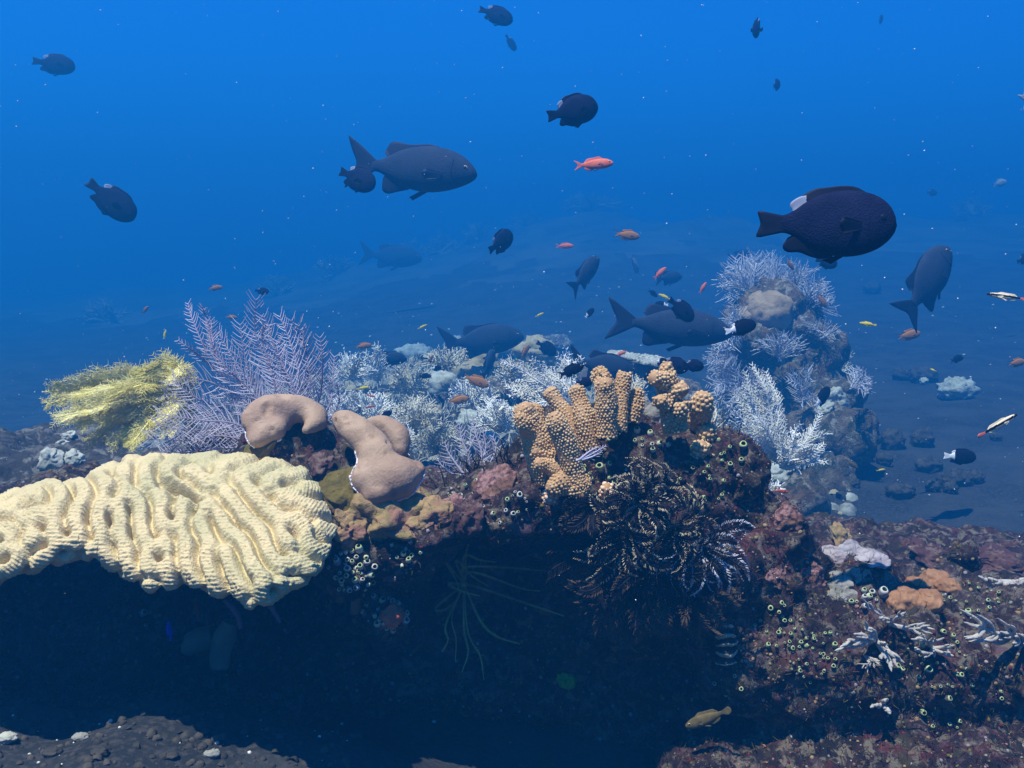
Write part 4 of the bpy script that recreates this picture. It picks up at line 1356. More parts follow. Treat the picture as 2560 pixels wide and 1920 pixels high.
# ------------------------------------------------------------------ sea squirts
def squirt_mesh(name, wall):
    prof = [(0.0, 0.0), (0.34, 0.02), (0.50, 0.25), (0.56, 0.55), (0.48, 0.85), (0.38, 1.0), (0.29, 1.0), (0.26, 0.85), (0.30, 0.55), (0.0, 0.40)]
    ns = 12
    V, F, mi = [], [], []
    for (r, z) in prof:
        for j in range(ns):
            a = 2 * math.pi * j / ns
            w = 1 + 0.06 * math.sin(3 * a + z * 4)
            V.append((r * w * math.cos(a), r * w * math.sin(a), z))
    for i in range(len(prof) - 1):
        for j in range(ns):
            F.append((i * ns + j, i * ns + (j + 1) % ns, (i + 1) * ns + (j + 1) % ns, (i + 1) * ns + j))
            mi.append(0 if i < 4 else (1 if i < 6 else 2))
    me = bpy.data.meshes.new(name)
    me.from_pydata(V, [], F)
    for m in wall:
        me.materials.append(m)
    me.polygons.foreach_set('material_index', np.array(mi, np.int32))
    me.polygons.foreach_set('use_smooth', np.ones(len(F), bool))
    me.update()
    return me


SQ_W = squirt_mesh('white_squirt', [M['squirt'], M['rim'], M['squirt_in']])
SQ_G = squirt_mesh('green_squirt', [M['squirt_g'], M['rim'], M['squirt_in']])
SQ_D = squirt_mesh('dull_green_squirt', [M['greycr'], M['rim'], M['squirt_in']])
SQ_P = squirt_mesh('grey_white_squirt', [M['palecr'], M['squirt'], M['greysp']])
n_sq = [0]


def squirts(cx, cy, rx, ry, n, size, mesh, label, group, lift=0.4, seed=0):
    rg = np.random.default_rng(seed)
    placed = []
    tries = 0
    first = None
    while len(placed) < n and tries < n * 30:
        tries += 1
        a, q = rg.uniform(0, 2 * math.pi), math.sqrt(rg.uniform(0, 1))
        x, y = cx + rx * q * math.cos(a), cy + ry * q * math.sin(a)
        sz = size * rg.choice([0.55, 0.7, 0.85, 1.0, 1.2, 1.5], p=[.2, .25, .2, .2, .1, .05])
        if any((x - u) ** 2 + (y - v) ** 2 < (0.5 * (sz + w)) ** 2 for u, v, w in placed):
            continue
        h = cast(BV_R, x, y)
        if h is None or (h[0] @ CF) > 1.62:
            continue
        placed.append((x, y, sz))
        c, nn = h
        k = (c @ CF) / FPX
        ax = nrm(nn * 0.8 - CF * 0.35 + np.array([0, 0, 0.5]) + rg.normal(0, 0.25, 3))
        o = bpy.data.objects.new('sea_squirt', mesh if rg.uniform() < .6 else (SQ_D if mesh is SQ_G else SQ_P))
        COL.objects.link(o)
        o.rotation_mode = 'QUATERNION'
        o.rotation_quaternion = Vector(ax).to_track_quat('Z', 'Y')
        s = sz * k
        o.scale = (s * rg.uniform(.9, 1.1), s * rg.uniform(.9, 1.1), s * rg.uniform(1.0, 1.4))
        o.location = Vector(c - ax * s * 0.1)
        tag(o, label, 'sea squirt', group)
        n_sq[0] += 1


GSQ = 'small barrel sea squirts'
squirts(880, 1425, 58, 62, 36, 17, SQ_W, 'small white sea squirt in the dense bunch at the right tip of the cream coral', 'white sea squirts beside the cream coral', seed=1)
squirts(965, 1535, 52, 48, 20, 13, SQ_W, 'small white sea squirt ringed round the orange sponge', 'white sea squirts round the orange sponge', seed=2)
squirts(1015, 1380, 40, 34, 9, 13, SQ_W, 'small white sea squirt on the lip under the tan knobbly lump', 'white sea squirts under the tan lump', seed=3)
squirts(1225, 1255, 110, 55, 30, 11, SQ_W, 'small white sea squirt sprinkled on the pink crest', 'white sea squirts on the pink crest', seed=4)
squirts(1510, 1088, 40, 30, 20, 12, SQ_G, 'small green sea squirt in the tight green cluster at the foot of the fingers', 'green sea squirts below the fingers', seed=5)
squirts(1495, 1195, 40, 55, 14, 13, SQ_G, 'small green sea squirt above the feather stars, left of centre', 'green sea squirts above the feather stars', seed=6)
squirts(1640, 1100, 70, 30, 9, 15, SQ_W, 'small white sea squirt on the dark face under the knobby pillar', 'white sea squirts under the pillar', seed=7)
squirts(1800, 1130, 70, 45, 14, 14, SQ_G, 'greenish sea squirt on the shoulder amid the hair weed', 'green sea squirts on the shoulder', seed=8)
squirts(1745, 1220, 70, 50, 18, 11, SQ_G, 'tiny green sea squirt right of the upper feather stars', 'green sea squirts right of the feather stars', seed=9)
squirts(1930, 1560, 70, 60, 20, 11, SQ_G, 'green sea squirt on the dim face by the striped tube', 'green sea squirts by the striped tube', seed=10)
squirts(2030, 1640, 66, 74, 36, 11, SQ_G, 'green rimmed sea squirt in the largest patch on the dim right face', 'green sea squirts on the right face', seed=11)
squirts(2330, 1640, 110, 80, 26, 12, SQ_G, 'pale green sea squirt under the white branching corals', 'green sea squirts under the white branches', seed=12)
squirts(2420, 1500, 90, 40, 18, 10, SQ_G, 'green sea squirt between the orange brown lobes and the frame edge', 'green sea squirts by the brown lobes', seed=13)
squirts(2170, 1500, 45, 28, 10, 15, SQ_W, 'white sea squirt below the lilac white crusts', 'white sea squirts below the lilac crusts', seed=14)
squirts(2400, 1770, 150, 60, 12, 12, SQ_G, 'scattered green sea squirt low on the right face', 'green sea squirts low on the right face', seed=15)
squirts(1800, 1700, 70, 60, 8, 11, SQ_G, 'dim green sea squirt in shade under the feather stars', 'green sea squirts in shade', seed=16)
squirts(365, 1540, 48, 28, 8, 13, SQ_W, 'white sea squirt in the shadow beneath the cream coral', 'white sea squirts beneath the cream coral', seed=17)

# ------------------------------------------------------------------ white branching hydrocorals on the right
def branching(label, base, tips, r=7, m=None, n=5, seed=0, group='white branching corals on the right of the ledge'):
    h = cast(BV_R, base[0], base[1])
    b = h[0] if h else P(*base)
    d = (b @ CF) + 0.005
    root = empty('branch_coral', b)
    tag(root, label, 'coral', group)
    rg = np.random.default_rng(seed)
    for (x, y, dd) in tips:
        e = P(x, y, d + dd * 0.6)
        md = (b + e) / 2 + rg.normal(0, 0.004, 3) - CF * .006
        path = spline([b, md, e], 22)
        k = d / FPX
        rad = np.linspace(r * 0.75, r * 0.45, 22) * k
        rad[-3:] *= [0.9, 0.7, 0.15]
        mb = MB()
        V, F = tubes(path[None], rad[None], 10)
        V = V + 0.0012 * np.stack([vnoise(V, 110, q) for q in (1, 2, 3)], 1)
        mb.add(V, F)
        L = np.linalg.norm(e - b)
        for j in range(n):
            f = rg.uniform(0.35, 0.95)
            s = path[int(f * 21)]
            ax = nrm(e - b)
            sd = nrm(np.cross(ax, CF)) * rg.choice([-1, 1])
            dr = nrm(ax * 0.75 + sd * rg.uniform(.4, .9) + rg.normal(0, 0.15, 3))
            p2 = spline([s, s + dr * L * 0.13, s + (dr * .7 + ax * .5) * L * rg.uniform(.18, .34)], 8)
            V, F = tubes(p2[None], (np.array([1, 1, 1, .95, .9, .8, .6, .15]) * r * 0.55 * k)[None], 8)
            mb.add(V, F)
        o = mb.build('branch', m or BRM, root)
        o.matrix_parent_inverse = Matrix.Translation(-b)
    return root


BRM = mat('ivory_branch', (0.50, 0.47, 0.42), (0.36, 0.33, 0.30), scale=90, bump=0.6, bscale=250)
branching('white branching coral fanned like antlers under the brown lobes', (2225, 1560), [(2165, 1518, -.05), (2315, 1556, -.05), (2320, 1566, -.06), (2260, 1530, -.04), (2200, 1540, -.05)], r=6, seed=1)
branching('stubby white coral with blunt pink-white fingers in the middle of the squirts', (2190, 1600), [(2150, 1580, -.05), (2105, 1610, -.05), (2115, 1600, -.05), (2160, 1570, -.05), (2215, 1610, -.05), (2240, 1655, -.04), (2230, 1660, -.05), (2200, 1640, -.05)], r=8, seed=2)
branching('small white lace coral fan spread below the stubby fingers', (2160, 1640), [(2140, 1660, -.04), (2155, 1672, -.04), (2185, 1665, -.04), (2205, 1660, -.04), (2175, 1650, -.04)], r=3, seed=3, n=5)
branching('white coral of crooked thin fingers right of the stubby one', (2330, 1620), [(2290, 1595, -.05), (2285, 1625, -.05), (2370, 1625, -.05), (2320, 1642, -.05), (2350, 1600, -.05), (2380, 1620, -.05)], r=6, seed=4)
branching('long white coral branch lying out to the right frame edge', (2580, 1600), [(2408, 1554, -.10), (2420, 1560, -.10), (2540, 1600, -.10), (2560, 1610, -.1), (2500, 1580, -.1)], r=9, seed=5)
branching('bright white knobby coral strip on the ledge crest by the frame edge', (2500, 1455), [(2445, 1440, -.03), (2470, 1450, -.03), (2520, 1460, -.03), (2550, 1445, -.03), (2560, 1470, -.03)], r=10, seed=6)
branching('small white coral scrap by itself, low among the squirts', (2205, 1760), [(2180, 1762, -.03), (2215, 1750, -.03), (2210, 1770, -.03)], r=8, seed=7)

# striped brown tube under the crinoids
h = cast(BV_R, 1815, 1600)
if h:
    mb = MB()
    p = spline([P(1795, 1500, 1.30), P(1808, 1570, 1.28), P(1815, 1620, 1.27), P(1818, 1670, 1.27)], 60)
    rr = 0.012 * (1 + 0.25 * np.sin(np.linspace(0, 44, 60))) * np.interp(np.linspace(0, 1, 60), [0, .1, .9, 1], [.4, 1, 1, .3])
    V, F = tubes(p[None], rr[None], 16)
    V = V + 0.003 * np.stack([vnoise(V, 90, q) for q in (1, 2, 3)], 1)
    fi = (np.arange(len(F)) // 16)
    sel = np.sin(np.linspace(0, 44, 60))[fi] > 0.35
    mb.add(V, F[~sel], 0)
    mb.F.append(F[sel])
    mb.M.append(np.ones(sel.sum(), int))
    o = mb.build('banded_tube_sponge', [M['stone'], M['cream']])
    tag(o, 'brown and cream banded tube hanging on the dark face right of the feather stars', 'sponge')

# hanging things under the cream coral
def tube_sponge(pts, rad, label, m, d, name='tube_sponge', cat='sponge', hollow=True):
    p = spline([P(x, y, d) for x, y in pts], 24)
    k = d / FPX
    r = np.interp(np.linspace(0, 1, 24), np.linspace(0, 1, len(rad)), rad) * k
    mb = MB()
    V, F = tubes(p[None], r[None], 14)
    V = V + 0.002 * np.stack([vnoise(V, 40, q) for q in (4, 5, 6)], 1)
    mb.add(V, F)
    if hollow:
        p2 = p[::-1][:12]
        V, F = tubes(p2[None], (r[::-1][:12] * 0.78)[None], 14)
        mb.add(V, F[:, ::-1])
    o = mb.build(name, m)
    tag(o, label, cat)
    return o


tube_sponge([(575, 1555), (562, 1590), (552, 1625), (550, 1668)], [18, 30, 26, 24], 'long grey green tube sponge hanging mouth-down under the cream coral', M['greysp'], 1.36)
tube_sponge([(535, 1590), (500, 1600), (470, 1615), (455, 1612)], [26, 30, 26, 10], 'round grey green sponge beside the long hanging tube', M['greysp'], 1.40)
tube_sponge([(660, 1490), (680, 1520), (700, 1555)], [5, 7, 4], 'single violet grey finger sponge under the scalloped rim of the cream coral', M['pinksp'], 1.25, hollow=False)
tube_sponge([(560, 1500), (590, 1530), (605, 1570)], [6, 9, 5], 'pink grey strand hanging beside the tube sponges', M['pinksp'], 1.27, hollow=False)
tube_sponge([(492, 1490), (490, 1520), (498, 1550)], [4, 6, 4], 'thin reddish strand left of the pink grey one', M['redcr'], 1.29, hollow=False)
tube_sponge([(890, 1470), (892, 1500), (885, 1535)], [16, 16, 12], 'brown orange stub hanging under the squirt bunch', M['tancr'], 1.36)
crust(1415, 1700, 22, 'lone bright green sponge deep in the dark hollow', mat('green_sponge', (0.10, 0.32, 0.03), rough=0.6), 0.7, name='green_sponge', cat='sponge', seed=77)
crust(345, 1535, 26, 'red crust patch in the shadow under the cream coral', M['redcr'], 0.4, seed=78)


# ------------------------------------------------------------------ rubble mound: coral heads
def boulder(px, py, rpx, label, m, flat=0.75, group=None, name='boulder_coral', seed=0, knob=0.0, aspect=1.0, sink=0.2):
    q, d = gpt(px, py + rpx * flat * 0.7)
    r = rpx * d / FPX
    q = drop(q[0], q[1])
    V, F3, F4 = uvsphere(36, 22)
    rr = 1 + 0.16 * fbm(V + seed * 2.7, 1.8, 3, seed) + knob * np.abs(vnoise(V + seed, 6, seed))
    V = V * rr[:, None] * np.array([r * aspect, r, r * flat]) + np.array([0, 0, r * flat * (1 - sink)])
    mb = MB()
    mb.add(V, F4)
    mb.F.append(np.array(F3, int))
    mb.M.append(np.zeros(len(F3), int))
    o = mb.build(name, m)
    o.location = Vector(q)
    tag(o, label, 'coral' if 'coral' in name else 'rock', group)
    return o


GB = 'coral heads on the rubble mound'
for k, (x, y, r, m, l, kn, asp) in enumerate([
    (1100, 965, 40, 'boulder', 'pale rounded coral head under the orange damselfish trio', 0.15, 1.1),
    (1040, 960, 28, 'boulder', 'smooth pale dome beside the larger pale coral head', 0.0, 1.2),
    (1120, 1090, 18, 'boulder', 'upright pale egg-shaped coral knob above the small sea fan', 0.0, 0.75),
    (1185, 920, 55, 'bushy', 'tilted plate of crinkled yellowish coral under the dark rudderfish', 0.45, 1.2),
    (1255, 880, 45, 'reef_far', 'knobby dim coral head right of the crinkled plate', 0.4, 1.3),
    (1335, 900, 40, 'bushy', 'small tan bushy coral head near the dark damselfish', 0.5, 1.2),
    (965, 905, 26, 'reef_far', 'dim brown coral head under the round dark fish', 0.2, 1.2),
    (1250, 1000, 40, 'reef_far', 'flat-topped grey coral head in the middle of the rubble', 0.3, 1.6),
    (1290, 1060, 34, 'bushy', 'tan coral head close behind the orange fingers', 0.5, 1.0),
    (1180, 1040, 30, 'boulder', 'pale lumpy coral head behind the small sea fan', 0.4, 1.2),
    (1075, 1030, 26, 'bushy', 'dull tan head beside the creamy hydroid bush', 0.4, 1.1),
    (1380, 870, 34, 'reef_far', 'dark coral head at the far right end of the mound', 0.3, 1.4),
    (1040, 890, 30, 'boulder', 'greenish white head behind the rounded hydroid tuft', 0.4, 1.5),
    (900, 1000, 26, 'boulder', 'grey coral head at the near left edge of the mound', 0.2, 1.2),
    (1140, 870, 24, 'boulder', 'pale knob on the skyline of the mound below the rudderfish tail', 0.4, 1.2),
]):
    boulder(x, y, r, l, M[m], 0.8, GB, seed=k + 3, knob=kn, aspect=asp)

# table coral on its foot
q, d = P(1625, 900, 4.05), 4.05
tb = empty('table_coral', q)
tag(tb, 'pale flat table coral with a bumpy rim behind the orange fingers', 'coral')
mb = MB()
it = []
for k in range(900):
    a, f = random.uniform(0, 2 * math.pi), math.sqrt(random.uniform(0, 1))
    x, y = 0.19 * f * math.cos(a), 0.155 * f * math.sin(a)
    z = -0.16 * x + 0.003 * math.sin(40 * x) + random.uniform(0, .004)
    n = nrm(np.array([x * 3, y * 3, 1.0]) + rng.normal(0, .3, 3))
    it.append((q + np.array([x, y, z]), n, random.uniform(.006, .0105)))
dome_batch(mb, it, 0, 6)
o = mb.build('branchlets', M['boulder'], tb)
o.matrix_parent_inverse = Matrix.Translation(-q)
V, F3, F4 = uvsphere(48, 10)
V = V * np.array([.194, .158, .011])
V[:, 2] += -0.16 * V[:, 0] - 0.006
V = V + 0.004 * np.stack([vnoise(V, 30, s) for s in (1, 2, 3)], 1)
mb = MB()
mb.add(V + q, F4)
o = mb.build('plate', M['reef_far'], tb)
o.matrix_parent_inverse = Matrix.Translation(-q)
mb = MB()
foot = spline([q + np.array([0, 0, -.01]), q + np.array([.01, .01, -.16]), drop(q[0], q[1]) - np.array([0, 0, .03])], 12)
mb.add(*tubes(foot[None], np.linspace(.07, .13, 12)[None], 14))
o = mb.build('foot', M['reef_far'], tb)
o.matrix_parent_inverse = Matrix.Translation(-q)
# dark rocks carrying it
for k, (x, y, r, l) in enumerate([(1600, 980, 70, 'dark rock under the table coral'), (1700, 1000, 60, 'dark rock behind the knobby pillar'), (1480, 950, 40, 'dark rock left of the table coral foot')]):
    boulder(x, y, r, l, M['reef_far'], 0.8, None, 'dark_rock', seed=60 + k, knob=.3)


# lobes on the tower
def tower_lump(px, py, r, label, m, flat=.8, seed=0):
    return crust(px, py, r, label, M['tower_lobe'] if m is M['lobe'] else m, flat, name='lobe_coral', bv=BV_T, seed=seed, ragged=.12)


tower_lump(1928, 790, 58, 'big pale brown domed coral on the front of the rock tower', M['lobe'], .95, 1)
tower_lump(1868, 790, 28, 'curled small coral lump left of the big dome on the tower', M['lobe'], .7, 2)
tower_lump(1895, 755, 26, 'narrow pinkish coral lump on the upper left of the tower', M['lobe'], .7, 3)
tower_lump(1900, 850, 34, 'brown coral lump below the big dome on the tower', M['tower'], .6, 4)
tower_lump(1850, 890, 34, 'reddish brown lump low on the near flank of the tower', M['tower'], .6, 5)
tower_lump(2000, 830, 40, 'mottled dark lump on the sand flank of the tower', M['reef_far'], .5, 6)
for k, (x, y, r, l) in enumerate([(2085, 1000, 30, 'pebbly grey coral lump at the sandward foot of the tower'), (2060, 1030, 26, 'knobby grey coral lump with white dots under the bicolor fish'), (1950, 1180, 42, 'grey green scaly coral lump under the curling white hydroid'), (1920, 1210, 34, 'pale scaly coral lump lowest by the ledge edge'), (1990, 1160, 30, 'ruffled grey coral lump beside the open sand')]):
    crust(x, y, r, l, M['boulder'], .6, name='coral_lump', bv=BV_T, seed=80 + k, ragged=.35)
# pale patches of the low rock at left
for k, (x, y, r, l) in enumerate([(30, 1045, 26, 'pale flat coral on the highest point of the dim low rock'), (170, 1090, 14, 'round whitish coral dot on the dim low rock'), (130, 1150, 30, 'pale frilly coral patch on the dim low rock'), (185, 1145, 22, 'pale lump beside the frilly patch of the dim low rock'), (155, 1110, 16, 'small pale coral between the dot and the frilly patch'), (262, 1165, 10, 'lone white shell scrap just above the cream coral edge')]):
    crust(x, y, r, l, M['boulder'], .5, name='pale_coral', bv=BV_L, seed=90 + k, ragged=.35)

# ------------------------------------------------------------------ scattered growth nobody could count
def scatter_growth():
    ico = uvsphere(7, 4)
    mats = [M['pinkcr'], M['redcr'], M['olive'], M['palecr'], M['tancr'], M['greycr'], M['reef']]
    wts = np.array([.18, .17, .20, .05, .18, .06, .16])
    mb = MB()
    Vs, _, _ = ico
    C, N, R, Mi = [], [], [], []
    for _ in range(8000):
        x, y = random.uniform(-20, 2580), random.uniform(1000, 1925)
        h = cast(BV_R, x, y)
        if h is None:
            continue
        c, n = h
        if (c @ CF) > 1.7 or n[2] < -0.35:
            continue
        C.append(c)
        N.append(n)
        R.append(random.choice([1.5, 2, 2.5, 3, 4, 5.5]) * (c @ CF) / FPX)
        Mi.append(int(rng.choice(len(mats), p=wts)))
    Mi = np.array(Mi)
    for k in range(len(mats)):
        idx = np.where(Mi == k)[0]
        if len(idx):
            it = [(C[i], nrm(N[i] + rng.normal(0, .35, 3)), R[i]) for i in idx]
            dome_batch(mb, it, k, 7)
    V = np.concatenate(mb.V)
    o = mb.build('encrusting_growth', mats)
    tag(o, 'countless small red, olive and pink growths crusting the ledge', kind='stuff')
    # short turf
    P_, kk = [], []
    for _ in range(9000):
        x, y = random.uniform(-20, 2580), random.uniform(1000, 1925)
        h = cast(BV_R, x, y)
        if h is None:
            continue
        c, n = h
        if (c @ CF) > 1.62 or n[2] < -0.45:
            continue
        d = nrm(n + np.array([0, 0, .4]) + rng.normal(0, .5, 3))
        L = random.uniform(.004, .014)
        P_.append(np.stack([c, c + d * L * .5, c + d * L + rng.normal(0, .002, 3)]))
        kk.append(random.choice([0, 0, 1, 1, 2, 3]))
    P_ = np.array(P_)
    kk = np.array(kk)
    mb = MB()
    for j in range(4):
        if (kk == j).any():
            mb.add(*tubes(P_[kk == j], np.array([.0006, .0005, .0002]), 3), j)
    o = mb.build('turf_growth', [M['redcr'], M['olive'], M['brownhair'], M['pinkcr']])
    tag(o, 'short fuzzy red and olive turf growing all over the ledge', kind='stuff')
    # rubble on the mound
    mats = [M['rubble'], M['reef_far'], M['bushy'], M['boulder'], M['stone']]
    mb = MB()
    its = [[] for _ in mats]
    for _ in range(4200):
        a, f = random.uniform(0, 2 * math.pi), math.sqrt(random.uniform(0, 1))
        x, y = -0.42 + 2.0 * f * math.cos(a), 4.75 + 2.6 * f * math.sin(a)
        if y < 2.6:
            continue
        g = drop(x, y)
        its[int(rng.choice(len(mats), p=[.32, .26, .2, .1, .12]))].append((g, nrm(np.array([0, -.2, 1.0]) + rng.normal(0, .5, 3)), random.choice([.008, .012, .018, .027, .04])))
    for k, it in enumerate(its):
        dome_batch(mb, it, k, 6)
    o = mb.build('coral_rubble', mats)
    tag(o, 'pale broken coral rubble heaped behind the ledge', kind='stuff')
    P_ = []
    for _ in range(2600):
        a, f = random.uniform(0, 2 * math.pi), math.sqrt(random.uniform(0, 1))
        g = drop(-0.42 + 1.9 * f * math.cos(a), 4.75 + 2.5 * f * math.sin(a))
        if g[1] < 2.6:
            continue
        for j in range(4):
            d = nrm(np.array([0, -.1, 1.0]) + rng.normal(0, .55, 3))
            L = random.uniform(.03, .07)
            P_.append(np.stack([g, g + d * L * .5, g + d * L + rng.normal(0, .008, 3)]))
    mb = MB()
    mb.add(*tubes(np.array(P_), np.array([.003, .0024, .0014]), 3))
    o = mb.build('rubble_turf', M['offwhite'])
    tag(o, 'pale twiggy growth between the rubble behind the ledge', kind='stuff')
    # shells and grit on the sand
    mb = MB()
    it = []
    for _ in range(900):
        x, y = random.uniform(-5, 6), 1.2 + 12 * random.random() ** 1.6
        it.append((drop(x, y), nrm(np.array([0, 0, 1.0]) + rng.normal(0, .3, 3)), random.choice([.0012, .002, .002, .003, .005]) * (0.5 + .25 * y)))
    dome_batch(mb, it, 0, 5)
    it = []
    for _ in range(2600):
        x, y = random.uniform(-5, 6), 1.2 + 10 * random.random() ** 1.6
        it.append((drop(x, y), nrm(np.array([0, 0, 1.0]) + rng.normal(0, .3, 3)), random.choice([.004, .006, .008, .011])))
    dome_batch(mb, it, 1, 6)
    for _ in range(420):
        x, y = random.uniform(-20, 900), random.uniform(1740, 1918)
        h = cast(BV_G, x, y)
        if h:
            dome_batch(mb, [(h[0], nrm(np.array([0, 0, 1.0]) + rng.normal(0, .5, 3)), random.choice([.0012, .002, .003, .005, .007]) * (1 if _ % 6 else .45))], 0 if _ % 6 == 0 else 1, 5)
    o = mb.build('shell_grit', [M['shell'], M['stone']])
    tag(o, 'tiny white shell bits and dark grit strewn on the sand', kind='stuff')


scatter_growth()

# dark stones on the sand
GS = 'dark stones on the open sand'
for k, (x, y, r, a, l) in enumerate([
    (2365, 1205, 26, 1.2, 'dark stone in the row near the bicolor fish over the sand'), (2400, 1195, 30, 1.4, 'largest dark stone in the row under the bicolor fish'), (2330, 1222, 20, 1.0, 'round dark stone at the near end of the row'), (2375, 1228, 20, 1.3, 'flat dark stone lowest in the row'),
    (2100, 1205, 22, 1.6, 'low dark stone near the white hydroid branches'), (2135, 1212, 16, 1.0, 'small grey stone next to the low dark stone'), (2165, 1085, 34, 1.3, 'brown stone standing out where the sand meets the tower foot'), (2230, 1100, 34, 1.2, 'dark stone second from the tower foot'),
    (2305, 1098, 28, 1.4, 'dark stone third from the tower foot'), (2150, 1140, 30, 1.8, 'long dark stone below the brown stone'), (2210, 1150, 22, 1.2, 'small dark stone beside the long one'), (2320, 1155, 26, 1.8, 'flat dark stone just left of the bicolor fish'),
    (2440, 1190, 22, 1.3, 'lone stone right of the row'), (2170, 1050, 18, 1.3, 'little stone above the brown stone'), (2255, 940, 22, 1.5, 'faded stone on the mid sand'), (2310, 945, 26, 2.0, 'faded long stone on the mid sand'), (2390, 975, 36, 1.9, 'pale crusted stone in the middle of the sand'),
    (2310, 960, 12, 1.2, 'small pale stone left of the crusted stone'), (2180, 725, 20, 1.5, 'far dim stone under the right rudderfish'), (2050, 1190, 30, 1.4, 'stone in the shade of the white hydroid'), (2120, 1180, 26, 1.4, 'dusky stone between shade and open sand'), (2250, 1230, 24, 2.2, 'sunken stone sliver left of the row'), (2490, 1090, 14, 1.4, 'small stone under the striped wrasse')]):
    boulder(x, y, r * .72, l, M['stone'] if k not in (16, 17) else M['boulder'], 1.05, GS, 'stone', seed=120 + k, knob=.5, aspect=max(1, a * .8), sink=.3)

# bottom front rubble at far left
for k, (x, y, r, l) in enumerate([(15, 1830, 26, 'pale shell-like stone at the bottom left corner'), (200, 1820, 20, 'whitish stone on the sand below the hollow'), (130, 1860, 24, 'dark stone on the sand below the hollow'), (530, 1880, 20, 'grey stone near the pale leaf on the sand'), (430, 1890, 16, 'small stone left of the grey one'), (250, 1890, 22, 'stone half sunk in the sand at the bottom edge')]):
    boulder(x, y, r * .7, l, [M['boulder'], M['rubble'], M['stone'], M['rubble'], M['stone'], M['stone']][k], .6, 'stones under the ledge', 'stone', seed=150 + k, knob=.3, aspect=1.3)
# small white feather on sand
g, _ = gpt(600, 1855)
bush('hydroid_sprig', (585, 1880, 1.42), [(612, 1835, 1.42), (598, 1840, 1.42), (606, 1850, 1.42)], 'tiny pale feathery sprig standing on the sand under the ledge', M['white'], L=14, sp=8, rp=.0006, r0=.0007, sub=0, seed=55)

# far ridge bushes
for k, (x, y, d, r, l) in enumerate([(840, 668, 19.0, 60, 'faint pale bush on the far ridge, left of the ghostly rudderfish'), (1010, 640, 19.9, 70, 'faint pale bush on the far ridge behind the ghostly rudderfish'), (1200, 620, 20.8, 60, 'faint pale bush on the far ridge below the small damselfish'), (1480, 585, 21.8, 90, 'faint pale bush highest on the far ridge'),
                                     (1330, 605, 21.8, 70, 'faint pale bush on the ridge left of the highest one'), (700, 720, 18.1, 60, 'faint pale bush on the falling end of the far ridge'), (260, 762, 15.4, 70, 'faint pale bush alone far off at the left'), (2430, 612, 20.8, 60, 'faint pale bush far off over the right sand'), (1100, 640, 20.3, 60, 'faint pale bush midway along the far ridge')]):
    b = P(x, y + 26, d)
    g = drop(b[0], b[1])
    py = 960 - FPX * (g @ CU) / (g @ CF)
    bush('far_bush', (x, py, g @ CF), fan_tips(x, py + 5, g @ CF, r, 60, 0, 180, 14, .4, 300 + k, .5), l, M['rubble'], L=30, sp=12, rp=.013, r0=.014, sub=1, seed=300 + k, group='faint bushes on the far ridge')


# ------------------------------------------------------------------ fish
def fin_sheet(base, outer, thick=0.010, n=16, m=6, wave=0.006, mat_=0, mb=None, split=None):
    """A thin fin between a base line and an outer edge, both (x, z) or (x, y, z)."""
    mb = mb or MB()

    def to3(p):
        p = np.asarray(p, float)
        return p if p.shape[1] == 3 else np.stack([p[:, 0], np.zeros(len(p)), p[:, 1]], 1)

    b = spline(to3(base), n)
    o = spline(to3(outer), n)
    s = np.linspace(0, 1, m)
    g = b[None] * (1 - s)[:, None, None] + o[None] * s[:, None, None]
    nv = np.cross(o[n // 2] - b[n // 2], b[-1] - b[0])
    nv = nrm(nv)
    g = g + nv * (wave * np.sin(np.linspace(0, 5, n))[None, :, None] * (s[:, None, None] ** 1.5))
    th = thick * (1 - s) ** 0.8 + 0.0012
    e = np.ones(n)
    e[0] = e[-1] = 0.3
    off = (th[:, None] * e[None])[..., None] * nv
    V = np.concatenate([(g + off).reshape(-1, 3), (g - off).reshape(-1, 3)])
    i = (np.arange(m - 1)[:, None] * n + np.arange(n - 1)[None]).ravel()
    F1 = np.stack([i, i + 1, i + n + 1, i + n], 1)
    F2 = F1[:, ::-1] + m * n
    edge = []
    for k in range(n - 1):
        a = (m - 1) * n + k
        edge.append((a, a + 1, a + 1 + m * n, a + m * n))
    for k in range(m - 1):
        a = k * n
        edge.append((a + n, a, a + m * n, a + n + m * n))
        a = k * n + n - 1
        edge.append((a, a + n, a + n + m * n, a + m * n))
    base_i = mb.n
    mb.add(V, F1, mat_)
    mb.F.append(F2 + base_i)
    mb.M.append(np.full(len(F2), mat_, int))
    mb.F.append(np.array(edge, int) + base_i)
    mb.M.append(np.full(len(edge), mat_, int))
    return mb


